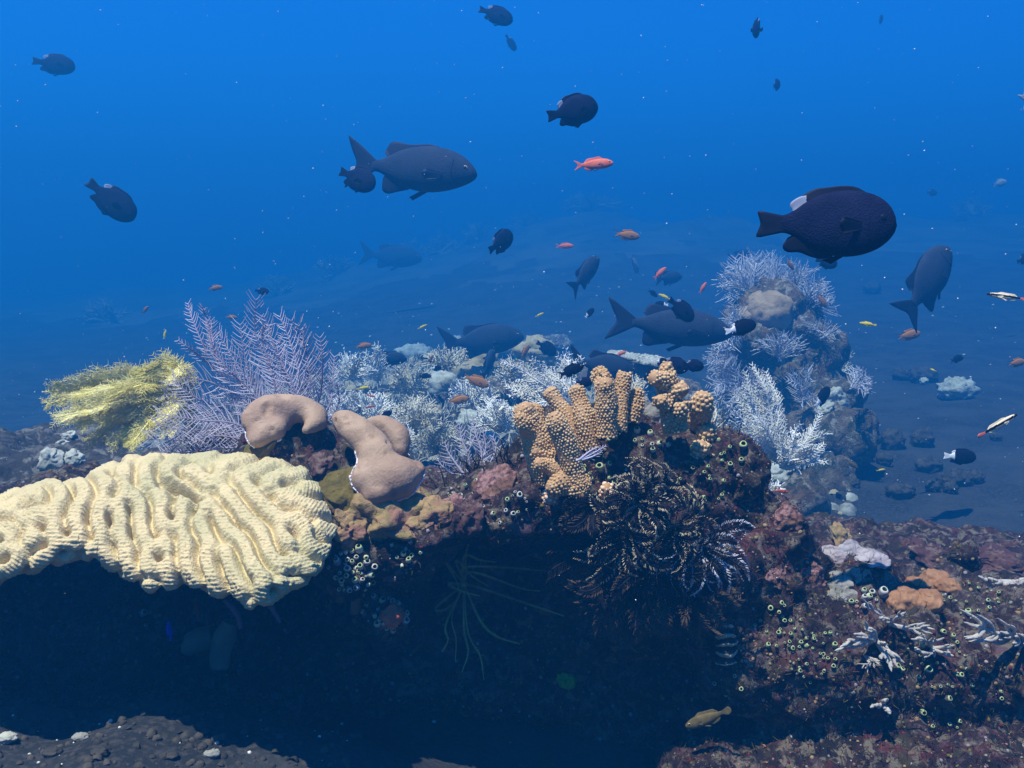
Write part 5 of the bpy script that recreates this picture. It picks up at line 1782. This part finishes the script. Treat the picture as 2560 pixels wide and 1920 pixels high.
def body_mesh(xs, up, lo, wd, mats_fn=None, ns=20, nx=44, power=0.85):
    xs = np.array(xs, float)
    t = np.linspace(0, 1, nx)
    X = xs[0] + (xs[-1] - xs[0]) * (t - 0.10 * np.sin(2 * math.pi * t) / (2 * math.pi) * 2)
    X = xs[0] + (xs[-1] - xs[0]) * t ** 1.15

    def itp(v):
        # smooth interpolation along the body
        p = spline(np.stack([np.array(xs), np.array(v), np.zeros(len(xs))], 1), 400)
        o = np.argsort(p[:, 0])
        return np.interp(X, p[o, 0], p[o, 1])

    U, L, Wd = itp(up), itp(lo), np.maximum(itp(wd), 0.002)
    c, h = (U + L) / 2, np.maximum((U - L) / 2, 0.002)
    a = np.arange(ns) * 2 * math.pi / ns
    ca, sa = np.cos(a), np.sin(a)
    ca = np.sign(ca) * np.abs(ca) ** 0.9
    V = np.stack([np.broadcast_to(X[:, None], (nx, ns)), Wd[:, None] * ca[None], c[:, None] + h[:, None] * sa[None]], -1)
    V = V.reshape(-1, 3)
    i = (np.arange(nx - 1)[:, None] * ns + np.arange(ns)[None])
    j = (np.arange(nx - 1)[:, None] * ns + ((np.arange(ns) + 1) % ns)[None])
    F = np.stack([i, j, j + ns, i + ns], -1).reshape(-1, 4)
    mb = MB()
    nb = len(V)
    V = np.vstack([V, [[X[0] + 0.004, 0, c[0]], [X[-1], 0, c[-1]]]])
    cen = V[F].mean(1)
    mi = np.array([mats_fn(q) for q in cen]) if mats_fn else np.zeros(len(F), int)
    mb.add(V, F[mi == mi[0]], mi[0])
    for v in set(mi.tolist()) - {mi[0]}:
        mb.F.append(F[mi == v])
        mb.M.append(np.full((mi == v).sum(), v, int))
    cap = [(nb, (k + 1) % ns, k) for k in range(ns)] + [(nb + 1, (nx - 1) * ns + k, (nx - 1) * ns + (k + 1) % ns) for k in range(ns)]
    mb.F.append(np.array(cap[:ns], int))
    mb.M.append(np.full(ns, mi[0], int))
    mb.F.append(np.array(cap[ns:], int))
    mb.M.append(np.full(ns, mi[-1], int))

    def at(x):
        return float(np.interp(x, X[::-1], U[::-1])), float(np.interp(x, X[::-1], L[::-1])), float(np.interp(x, X[::-1], Wd[::-1]))
    return mb, at


def eye_mesh(x, z, w, r):
    out = []
    for sg in (1, -1):
        mb = MB()
        V, F3, F4 = uvsphere(14, 8)
        V = V * np.array([r, r, r * 0.45])
        rot = np.array([[1, 0, 0], [0, 0, 1.0 * sg], [0, 1, 0]])
        v = V @ rot.T + np.array([x, sg * w, z])
        rad = np.hypot(V[:, 0], V[:, 1])[np.array(F4)].mean(1)
        F4 = np.array(F4)
        mb.add(v, F4[rad > r * 0.62], 0)
        mb.F.append(F4[rad <= r * 0.62])
        mb.M.append(np.ones((rad <= r * 0.62).sum(), int))
        mb.F.append(np.array(F3))
        mb.M.append(np.ones(len(F3), int))
        out.append(mb)
    return out


def fish_kind(kind):
    """-> list of (part name, MB, [materials])"""
    parts = []
    if kind in ('damsel', 'bicolor'):
        xs = [.500, .485, .44, .36, .24, .10, -.04, -.15, -.23, -.29, -.335]
        k = 1.10 if kind == 'damsel' else 0.96
        up = [.015, .072, .142, .198, .230, .234, .207, .157, .102, .070, .060]
        lo = [-.015, -.055, -.11, -.165, -.205, -.215, -.185, -.135, -.085, -.062, -.058]
        wd = [.006, .035, .06, .083, .092, .088, .072, .052, .034, .022, .016]
        up = [v * k for v in up]
        lo = [v * k for v in lo]
        if kind == 'damsel':
            mb, at = body_mesh(xs, up, lo, wd)
            parts.append(('body', mb, [M['f_dam']]))
            fm, wm, tm = M['f_fin'], M['f_white'], M['f_fin']
        else:
            mb, at = body_mesh(xs, up, lo, wd, lambda q: 1 if q[0] < -.17 - .1 * abs(q[2]) else 0)
            parts.append(('body', mb, [M['f_blk'], M['f_wht']]))
            fm, wm, tm = M['f_blk'], M['f_wht'], M['f_wht']
        B = [(x, at(x)[0] - .012) for x in np.linspace(.30, -.16, 7)]
        O = [(.28, at(.30)[0] + .004), (.20, at(.2)[0] + .026), (.10, at(.1)[0] + .034), (0, at(0)[0] + .040), (-.09, at(-.09)[0] + .062), (-.17, at(-.16)[0] + .060), (-.205, at(-.16)[0] + .028)]
        parts.append(('dorsal_fin', fin_sheet(B, O), [fm]))
        B = [(x, at(x)[0] - .008) for x in np.linspace(-.13, -.235, 4)]
        O = [(-.150, at(-.15)[0] + .046), (-.205, at(-.17)[0] + .046), (-.262, at(-.2)[0] + .030), (-.266, at(-.22)[0] + .012), (-.250, at(-.235)[0])]
        parts.append(('fin_patch', fin_sheet(B, O, .006), [wm]))
        B = [(x, at(x)[1] + .012) for x in np.linspace(.06, -.24, 7)]
        O = [(.05, at(.06)[1] - .010), (-.03, at(-.02)[1] - .045), (-.11, at(-.1)[1] - .062), (-.19, at(-.15)[1] - .060), (-.275, -.19 * k), (-.315, -.155 * k), (-.28, -.092 * k)]
        parts.append(('anal_fin', fin_sheet(B, O), [fm]))
        B = [(-.315, .06 * k), (-.325, 0), (-.315, -.056 * k)]
        O = [(-.47, .098), (-.505, .092), (-.488, .03), (-.482, 0), (-.49, -.03), (-.51, -.092), (-.475, -.098)]
        parts.append(('tail_fin', fin_sheet(B, O, .012, 18), [tm]))
        B = [(.16, .03, at(.16)[1] + .02), (.10, .03, at(.1)[1] + .015)]
        O = [(.05, .05, at(.1)[1] - .05), (-.02, .05, at(.1)[1] - .02)]
        parts.append(('pelvic_fin', fin_sheet(B, O, .006, 8), [fm]))
        for sg in (1, -1):
            w = at(.22)[2] * sg
            B = [(.235, w * .96, .01), (.225, w * .98, -.05)]
            O = [(.09, w * 1.7, .035), (.06, w * 1.8, -.02), (.10, w * 1.6, -.085)]
            parts.append(('pectoral_fin', fin_sheet(B, O, .004, 8), [fm]))
        m = MB()
        for sg in (1, -1):
            zz = np.linspace(.11, -.12, 7)
            gx = .285 + .9 * (zz - .0) ** 2 * 1.6
            p = np.stack([gx, sg * np.array([at(x_)[2] * math.sqrt(max(.05, 1 - (z_ / .24) ** 2)) * 1.0 for x_, z_ in zip(gx, zz)]), zz], 1)
            m.add(*tubes(spline(p, 18)[None], np.full((1, 18), .0035), 6))
        parts.append(('gill_edge', m, [fm]))
        for e in eye_mesh(.385, .045, at(.385)[2] * .93, .026):
            parts.append(('eye', e, [M['f_fin'], M['pupil']]))
    elif kind == 'rudder':
        xs = [.500, .488, .45, .38, .27, .13, 0, -.10, -.18, -.25, -.31]
        up = [.000, .024, .068, .120, .162, .176, .158, .124, .080, .047, .041]
        lo = [-.030, -.048, -.078, -.115, -.154, -.174, -.160, -.126, -.086, -.053, -.044]
        wd = [.010, .028, .050, .068, .083, .085, .075, .058, .038, .022, .016]
        mb, at = body_mesh(xs, up, lo, wd)
        parts.append(('body', mb, [M['f_rud']]))
        B = [(x, at(x)[0] - .012) for x in np.linspace(.20, -.19, 7)]
        O = [(.19, at(.2)[0] + .004), (.11, at(.11)[0] + .014), (.03, at(.03)[0] + .014), (-.04, .176), (-.11, .186), (-.18, .184), (-.225, .10)]
        parts.append(('dorsal_fin', fin_sheet(B, O), [M['f_rudfin']]))
        B = [(x, at(x)[1] + .012) for x in np.linspace(.0, -.20, 6)]
        O = [(-.01, at(0)[1] - .006), (-.06, -.178), (-.11, -.192), (-.165, -.208), (-.21, -.186), (-.215, -.10)]
        parts.append(('anal_fin', fin_sheet(B, O), [M['f_rudfin']]))
        B = [(-.285, .042), (-.31, 0), (-.285, -.046)]
        O = [(-.40, .135), (-.475, .185), (-.515, .205), (-.475, .10), (-.432, 0), (-.47, -.09), (-.51, -.185), (-.465, -.165), (-.40, -.125)]
        parts.append(('tail_fin', fin_sheet(B, O, .013, 26), [M['f_rudfin']]))
        B = [(.14, .03, at(.14)[1] + .012), (.08, .03, at(.08)[1] + .012)]
        O = [(.02, .045, at(.05)[1] - .068), (-.01, .045, at(.05)[1] - .045)]
        parts.append(('pelvic_fin', fin_sheet(B, O, .006, 8), [M['f_rudfin']]))
        for sg in (1, -1):
            w = at(.24)[2] * sg
            B = [(.25, w * .97, -.035), (.24, w * .97, -.075)]
            O = [(.13, w * 1.35, -.02), (.10, w * 1.45, -.055), (.14, w * 1.3, -.10)]
            parts.append(('pectoral_fin', fin_sheet(B, O, .004, 8), [M['f_rudfin']]))
        m = MB()
        for sg in (1, -1):
            zz = np.linspace(.075, -.10, 7)
            gx = .315 + 1.8 * zz ** 2
            p = np.stack([gx, sg * np.array([at(x_)[2] * math.sqrt(max(.05, 1 - (z_ / .16) ** 2)) for x_, z_ in zip(gx, zz)]), zz], 1)
            m.add(*tubes(spline(p, 18)[None], np.full((1, 18), .003), 6))
        parts.append(('gill_edge', m, [M['f_rudfin']]))
        for e in eye_mesh(.415, .022, at(.415)[2] * .90, .019):
            parts.append(('eye', e, [M['iris'], M['pupil']]))
        m = MB()
        p = np.array([[.494, 0, -.022], [.478, .030, -.026], [.458, .045, -.034]])
        p2 = np.vstack([p[::-1], p[1:] * np.array([1, -1, 1])])
        m.add(*tubes(spline(p2, 16)[None], np.full((1, 16), .0035), 6))
        parts.append(('mouth', m, [M['pupil']]))
    else:
        conf = {
            'anthias': (.135, .13, .06, M['f_org'], M['f_orgfin'], .13, 'fork'),
            'chromis': (.17, .165, .065, M['f_brn'], M['f_brn'], .13, 'streak'),
            'darkchromis': (.17, .165, .065, M['f_blk'], M['f_fin'], .15, 'streak'),
            'yellow': (.10, .10, .055, M['f_yel'], M['f_yel'], .07, 'round'),
            'red': (.095, .095, .05, M['f_red'], M['f_orgfin'], .06, 'round'),
            'tan': (.12, .125, .06, M['f_tan'], M['f_tan'], .08, 'round'),
            'blue': (.13, .13, .06, M['f_blu'], M['f_blu'], .08, 'round'),
            'pale': (.19, .19, .07, M['f_pale'], M['f_pale'], .14, 'fork'),
            'wrasse': (.068, .065, .045, M['f_cream'], M['f_cream'], .045, 'round'),
        }[kind]
        a, b, w, bm, fm, tl, tk = conf
        xs = [.500, .485, .44, .36, .24, .10, -.04, -.16, -.25, -.32]
        f = np.array([.06, .28, .55, .82, 1.0, .98, .84, .58, .38, .32])
        up = a * f
        lo = -b * f
        wd = w * np.array([.12, .45, .70, .92, 1.0, .95, .78, .50, .28, .2])
        mf = None
        mats = [bm]
        if kind == 'wrasse':
            mf = lambda q: 1 if (-.018 < q[2] < .036 + .0 * q[0]) else 0
            mats = [bm, M['f_blk']]
        mb, at = body_mesh(xs, up, lo, wd, mf, ns=24 if kind == 'wrasse' else 16)
        parts.append(('body', mb, mats))
        fh = .3 * a + .012
        B = [(x, at(x)[0] - .01) for x in np.linspace(.26, -.22, 6)]
        O = [(.24, at(.26)[0] + .004), (.15, at(.16)[0] + fh), (.05, at(.06)[0] + fh * .9), (-.05, at(-.04)[0] + fh), (-.16, at(-.13)[0] + fh * 1.2), (-.24, at(-.22)[0] + .006)]
        parts.append(('dorsal_fin', fin_sheet(B, O, .008), [fm]))
        B = [(x, at(x)[1] + .01) for x in np.linspace(.02, -.23, 5)]
        O = [(.01, at(.02)[1] - .004), (-.06, at(-.05)[1] - fh), (-.13, at(-.11)[1] - fh * 1.2), (-.21, at(-.17)[1] - fh * 1.1), (-.25, at(-.23)[1] - .005)]
        parts.append(('anal_fin', fin_sheet(B, O, .008), [fm]))
        h = a * .32
        B = [(-.305, h), (-.32, 0), (-.305, -h)]
        if tk == 'fork':
            O = [(-.40, tl * .75), (-.50, tl), (-.43, tl * .35), (-.405, 0), (-.43, -tl * .35), (-.50, -tl), (-.40, -tl * .75)]
            parts.append(('tail_fin', fin_sheet(B, O, .009, 20), [fm]))
        elif tk == 'round':
            O = [(-.44, tl), (-.49, tl * .7), (-.505, 0), (-.49, -tl * .7), (-.44, -tl)]
            parts.append(('tail_fin', fin_sheet(B, O, .009, 14), [M['f_orgfin'] if kind == 'wrasse' else fm]))
        else:
            O = [(-.40, tl * .75), (-.47, tl * .85), (-.40, tl * .3), (-.385, 0), (-.40, -tl * .3), (-.47, -tl * .85), (-.40, -tl * .75)]
            parts.append(('tail_fin', fin_sheet(B, O, .009, 20), [fm]))
            m = MB()
            for sg in (1, -1):
                p = np.array([[-.36, 0, sg * tl * .55], [-.45, 0, sg * tl * .85], [-.55, 0, sg * tl * 1.1]])
                m.add(*tubes(spline(p, 8)[None], np.linspace(.014, .004, 8)[None], 6))
            p = np.array([[-.14, 0, at(-.14)[0] + .02], [-.22, 0, at(-.2)[0] + .05], [-.32, 0, at(-.25)[0] + .06]])
            m.add(*tubes(spline(p, 8)[None], np.linspace(.014, .003, 8)[None], 6))
            p = np.array([[-.14, 0, at(-.14)[1] - .02], [-.22, 0, at(-.2)[1] - .05], [-.32, 0, at(-.25)[1] - .06]])
            m.add(*tubes(spline(p, 8)[None], np.linspace(.014, .003, 8)[None], 6))
            parts.append(('fin_tips', m, [M['f_blk']]))
        B = [(.15, .02, at(.15)[1] + .012), (.10, .02, at(.1)[1] + .012)]
        O = [(.02, .035, at(.05)[1] - .05), (-.01, .035, at(.05)[1] - .03)]
        parts.append(('pelvic_fin', fin_sheet(B, O, .005, 8), [fm]))
        for sg in (1, -1):
            ww = at(.24)[2] * sg
            B = [(.25, ww * .97, -.01), (.24, ww * .97, -.04)]
            O = [(.14, ww * 1.5, .02), (.11, ww * 1.6, -.02), (.14, ww * 1.4, -.06)]
            parts.append(('pectoral_fin', fin_sheet(B, O, .003, 8), [fm]))
        for e in eye_mesh(.40, a * .28, at(.40)[2] * .92, .024):
            parts.append(('eye', e, [M['f_cream'], M['pupil']]))
    return parts


FISH = {}


def get_fish(kind, small):
    key = (kind, small)
    if key not in FISH:
        ps = fish_kind(kind)
        if small:
            mb = MB()
            mats = []
            for _, p, mm in ps:
                mb.merge(p, len(mats))
                mats += mm
            FISH[key] = mb.mesh(kind + '_fish', mats)
        else:
            FISH[key] = [(n, p.mesh(kind + '_' + n, mm)) for n, p, mm in ps]
    return FISH[key]


NAMES = {'damsel': ('damselfish', 'damselfish'), 'rudder': ('rudderfish', 'fish'), 'bicolor': ('bicolor_chromis', 'chromis'), 'anthias': ('anthias', 'anthias'), 'chromis': ('orange_chromis', 'chromis'), 'darkchromis': ('dark_chromis', 'chromis'),
         'yellow': ('yellow_fish', 'fish'), 'red': ('red_wrasse', 'wrasse'), 'tan': ('tan_wrasse', 'wrasse'), 'blue': ('blue_fish', 'fish'), 'pale': ('pale_fish', 'fish'), 'wrasse': ('striped_wrasse', 'wrasse')}
GRP = {'damsel': 'dark damselfish', 'rudder': 'big grey rudderfish', 'bicolor': 'black and white chromis', 'anthias': 'orange anthias', 'chromis': 'orange brown chromis', 'darkchromis': 'dark chromis', 'yellow': 'small yellow fish', 'red': 'small red wrasses', 'tan': 'tan wrasses', 'blue': 'blue fish', 'pale': 'pale fish', 'wrasse': 'striped wrasses'}


def fish(kind, px, py, L, ang, yaw, d, label, deep=1.0, roll=0):
    a, y = R_(ang), R_(yaw)
    h = math.cos(y) * (math.cos(a) * CR + math.sin(a) * CU) + math.sin(y) * CF
    upr = CU - (CU @ h) * h
    if np.linalg.norm(upr) < 0.25:
        upr = upr - 0.5 * (CR - (CR @ h) * h)
    u = nrm(upr)
    s = np.cross(u, h)
    if roll:
        c_, s_ = math.cos(R_(roll)), math.sin(R_(roll))
        u, s = u * c_ + s * s_, s * c_ - u * s_
    size = L * d / FPX
    name, cat = NAMES[kind]
    small = L < 34
    loc = P(px, py, d)
    m = Matrix(((h[0], s[0], u[0], 0), (h[1], s[1], u[1], 0), (h[2], s[2], u[2], 0), (0, 0, 0, 1)))
    m = Matrix.Translation(Vector(loc)) @ m @ Matrix.Diagonal((size, size, size * deep, 1))
    if small:
        o = bpy.data.objects.new(name, get_fish(kind, True))
        COL.objects.link(o)
    else:
        o = bpy.data.objects.new(name, None)
        o.empty_display_size = .1
        COL.objects.link(o)
        for n, me in get_fish(kind, False):
            c = bpy.data.objects.new(n, me)
            COL.objects.link(c)
            c.parent = o
    o.matrix_world = m
    tag(o, label, cat, GRP[kind])


for f in [
    ('damsel', 2066, 562, 334, -2, -8, 1.15, 'largest black damselfish with pale fin patch, close by at upper right'),
    ('damsel', 893, 447, 118, -28, -25, 2.73, 'dark damselfish overlapping the tail of the clear grey rudderfish'),
    ('damsel', 1432, 278, 146, 18, 22, 2.08, 'black damselfish with pale fin spots high above the orange anthias'),
    ('damsel', 278, 502, 138, -42, 15, 3.08, 'blue black damselfish diving in open water at far left'),
    ('damsel', 135, 161, 98, -6, 15, 5.04, 'hazy damselfish in the upper left open water'),
    ('damsel', 1240, 38, 90, -14, 18, 4.20, 'dark damselfish touching the top frame edge'),
    ('damsel', 1277, 107, 46, -52, 30, 7.00, 'tiny hazy damselfish just under the top edge damselfish'),
    ('damsel', 1893, 70, 92, 55, 78, 3.50, 'thin damselfish seen end-on near the top right'),
    ('damsel', 1941, 213, 54, 40, 50, 5.60, 'small hazy damselfish below the end-on one'),
    ('damsel', 1252, 606, 100, 42, 40, 3.08, 'dark damselfish with white spot turning upward above the far ridge'),
    ('damsel', 1703, 774, 88, -38, 20, 2.73, 'brown black damselfish right over the back of the lowest big rudderfish'),
    ('damsel', 1684, 914, 80, -12, 12, 2.21, 'black damselfish tucked behind the knobby orange pillar'),
    ('damsel', 1733, 914, 58, -8, 15, 2.15, 'black damselfish leading the pair by the knobby pillar'),
    ('damsel', 1461, 956, 46, 4, 20, 2.02, 'small grey damselfish against the orange fingers'),
    ('damsel', 1366, 870, 66, -30, 30, 4.62, 'dim damselfish with white spot over the rubble'),
    ('damsel', 2066, 655, 66, -10, 20, 3.22, 'half hidden damselfish under the belly of the largest black one'),
    ('damsel', 1625, 937, 40, 30, 20, 2.21, 'little dark damselfish left of the knobby pillar'),
    ('damsel', 2202, 50, 34, 60, 30, 9.10, 'barely visible damselfish in the upper right blue'),
    ('damsel', 655, 728, 34, -5, 15, 4.20, 'dark damselfish at the top of the lavender fan'),
    ('rudder', 1030, 420, 330, -6, -6, 3.08, 'clear grey rudderfish with pale eye ring in open water'),
    ('rudder', 1676, 815, 318, -6, 5, 3.36, 'large dark rudderfish crossing low in front of the rock tower', 0.84),
    ('rudder', 1462, 685, 140, 52, 32, 4.48, 'dark rudderfish seen from behind, climbing, over the far ridge'),
    ('rudder', 1205, 850, 214, 6, 10, 5.18, 'dim rudderfish hanging over the rubble mound'),
    ('rudder', 975, 896, 96, 0, 35, 4.48, 'round dark rudderfish by the upright white feather'),
    ('rudder', 1220, 912, 110, 70, 40, 4.76, 'shadowy rudderfish nosing up under the dim one'),
    ('rudder', 1508, 915, 190, -10, 20, 3.36, 'grey rudderfish passing behind the orange fingers'),
    ('rudder', 2316, 706, 236, 54, 14, 3.36, 'rudderfish turning up over the right sand, tail down', 1.25),
    ('rudder', 978, 640, 155, -4, 5, 11.90, 'ghostly rudderfish almost lost in the blue before the far ridge'),
    ('rudder', 1672, 694, 92, 10, 35, 6.44, 'hazy rudderfish behind the orange anthias over the ridge'),
    ('rudder', 1850, 640, 80, 20, 30, 8.40, 'faint rudderfish behind the top of the rock tower'),
    ('pale', 1586, 660, 60, -60, 40, 7.28, 'ghost-pale oval fish between the rudderfish and the tower'),
    ('pale', 2580, 280, 130, -50, 20, 2.80, 'pale fish cut by the right frame edge'),
    ('pale', 2500, 458, 46, 15, 20, 8.40, 'faint slender fish near the right edge, above the sand'),
    ('damsel', 2330, 482, 32, 0, 20, 9.80, 'faint dot-like damselfish right of the largest black one'),
    ('damsel', 2560, 648, 50, 20, 20, 4.90, 'dark damselfish cut by the right frame edge over the sand'),
    ('anthias', 1484, 411, 98, 3, -5, 2.52, 'bright orange anthias alone in open water'),
    ('anthias', 1412, 615, 46, 2, 10, 4.76, 'hazy orange anthias above the far ridge'),
    ('anthias', 1650, 683, 44, 42, 10, 4.06, 'orange anthias rising in front of a hazy rudderfish'),
    ('anthias', 1757, 720, 34, 56, 10, 4.06, 'small orange anthias rising left of the rock tower'),
    ('anthias', 1545, 778, 34, 66, 10, 3.64, 'slim orange anthias standing nearly upright over the big rudderfish tail'),
    ('anthias', 1552, 884, 30, 20, 10, 3.50, 'dim orange anthias beside the grey rudderfish head'),
    ('chromis', 1567, 588, 66, -6, 10, 3.50, 'amber chromis with black tail streaks over the far ridge'),
    ('chromis', 1190, 952, 70, -22, 5, 3.22, 'brown orange chromis with black tail streaks over the rubble'),
    ('chromis', 1145, 1000, 54, 10, 5, 3.08, 'orange chromis with yellow face low over the rubble'),
    ('chromis', 1077, 900, 30, 75, 30, 4.20, 'brownish chromis pointing up between hydroids'),
    ('chromis', 1312, 880, 44, 60, 20, 4.34, 'dull chromis pointing upward over the far rubble'),
    ('chromis', 908, 865, 42, 8, 15, 4.06, 'brownish chromis skimming beside the lavender fan'),
    ('chromis', 538, 720, 36, 10, 20, 4.48, 'reddish dim chromis in the blue above the tall fan branch'),
    ('chromis', 363, 775, 26, 60, 30, 5.04, 'small reddish chromis in the blue left of the lavender fan'),
    ('chromis', 578, 793, 30, -5, 20, 4.76, 'faint orange chromis behind the lavender branches'),
    ('chromis', 1975, 660, 40, -50, 25, 4.48, 'brown chromis by the lacy top of the tower'),
    ('chromis', 2055, 752, 46, -45, 20, 4.48, 'brown chromis on the sand side of the tower'),
    ('chromis', 2272, 838, 68, 10, 15, 3.78, 'dim brown chromis low over the right sand'),
    ('chromis', 2541, 907, 56, 8, 20, 3.50, 'orange brown chromis at the right frame edge'),
    ('darkchromis', 2392, 898, 46, 15, 20, 4.20, 'dark chromis hovering on the mid sand'),
    ('darkchromis', 1427, 927, 72, 22, 10, 2.02, 'black chromis with streaming tail above the combed hydroid'),
    ('darkchromis', 963, 1040, 44, 40, 15, 2.80, 'dark chromis above the draped tan coral'),
    ('darkchromis', 1062, 940, 34, 0, 15, 3.64, 'dark chromis above the pale coral head'),
    ('darkchromis', 1632, 733, 34, -30, 30, 4.76, 'hazy dark chromis over the largest low rudderfish'),
    ('bicolor', 1852, 820, 82, 14, 5, 2.21, 'black chromis with white tail at the nose of the low rudderfish'),
    ('bicolor', 1474, 783, 33, 45, 15, 3.92, 'small black chromis with white tail over the mid water sand'),
    ('bicolor', 1654, 761, 33, 175, 10, 4.06, 'small black chromis facing away left, white tail at right'),
    ('bicolor', 2400, 1142, 84, -4, 5, 2.66, 'black chromis with white tail low over the open sand'),
    ('bicolor', 2056, 994, 70, 48, 20, 3.08, 'black chromis with white tail climbing beside the white hydroid'),
    ('bicolor', 1091, 920, 26, 0, 10, 3.92, 'tiny black chromis with white tail over the pale coral head'),
    ('bicolor', 1655, 905, 42, -10, 15, 2.52, 'black chromis with white tail at the back of the pillar pair'),
    ('yellow', 2170, 810, 42, 172, 5, 2.66, 'slim yellow fish over the sand under the turning rudderfish'),
    ('yellow', 2333, 925, 16, 150, 40, 3.08, 'tiny round yellow fish on the mid sand'),
    ('yellow', 2202, 1175, 24, 8, 10, 2.80, 'tiny yellow fish near the stone row'),
    ('yellow', 2204, 1326, 20, 12, 10, 2.21, 'tiny yellow green fish just over the ledge edge'),
    ('yellow', 1662, 742, 34, 155, 10, 4.06, 'hazy yellow fish above the low rudderfish back'),
    ('yellow', 1056, 817, 26, 25, 10, 4.20, 'dull yellow fish above the rubble, left of the dim rudderfish'),
    ('yellow', 1349, 787, 24, 25, 10, 4.20, 'dull yellow fish over the far rubble, right of the dim rudderfish'),
    ('yellow', 907, 970, 32, 8, 10, 3.22, 'faded yellow fish over the broad snowy hydroid'),
    ('yellow', 412, 836, 24, 80, 10, 3.64, 'faded yellow fish upright near the thin fan branch'),
    ('red', 928, 990, 22, -12, 5, 2.66, 'tiny red wrasse higher of two over the snowy hydroid'),
    ('red', 925, 1017, 24, 5, 5, 2.66, 'tiny red wrasse lower of two over the snowy hydroid'),
    ('red', 1952, 1228, 40, -6, 5, 1.68, 'red brown wrasse across the small bright hydroid'),
    ('red', 2338, 1340, 24, -5, 5, 2.21, 'tiny orange red fish over the sand behind the ledge'),
    ('tan', 1770, 1795, 122, 205, 10, 1.24, 'olive tan wrasse sheltering in the shade low under the feather stars'),
    ('tan', 2130, 1160, 42, -35, 10, 3.22, 'brownish fish among the stones at the tower foot'),
    ('blue', 424, 1577, 50, 100, 10, 1.35, 'vivid blue little fish in the shadow of the cream coral'),
    ('wrasse', 2518, 742, 100, 172, 5, 1.6, 'slender black and white striped wrasse near the right edge, higher of two'),
    ('wrasse', 2494, 1064, 118, 28, 5, 1.4, 'slender striped wrasse with orange tail rising over the sand'),
]:
    fish(*f)

# drifting specks
mb = MB()
it = []
for _ in range(560):
    d = random.uniform(0.5, 4.0)
    c = P(random.uniform(0, 2560), random.uniform(0, 1500), d)
    if c[2] < ground_z(c[0], c[1]) + .05:
        continue
    h = BV_R.ray_cast(Vector((0, 0, 0)), Vector(nrm(c)))
    if h[0] is not None and h[3] < np.linalg.norm(c):
        continue
    it.append((c, nrm(rng.normal(size=3)), random.choice([.5, .6, .7, .9, 1.2, 1.9]) * d / FPX))
dome_batch(mb, it, 0, 6)
o = mb.build('marine_snow', M['snow'])
tag(o, 'tiny pale specks drifting in the water', kind='stuff')
print('squirts', n_sq[0])
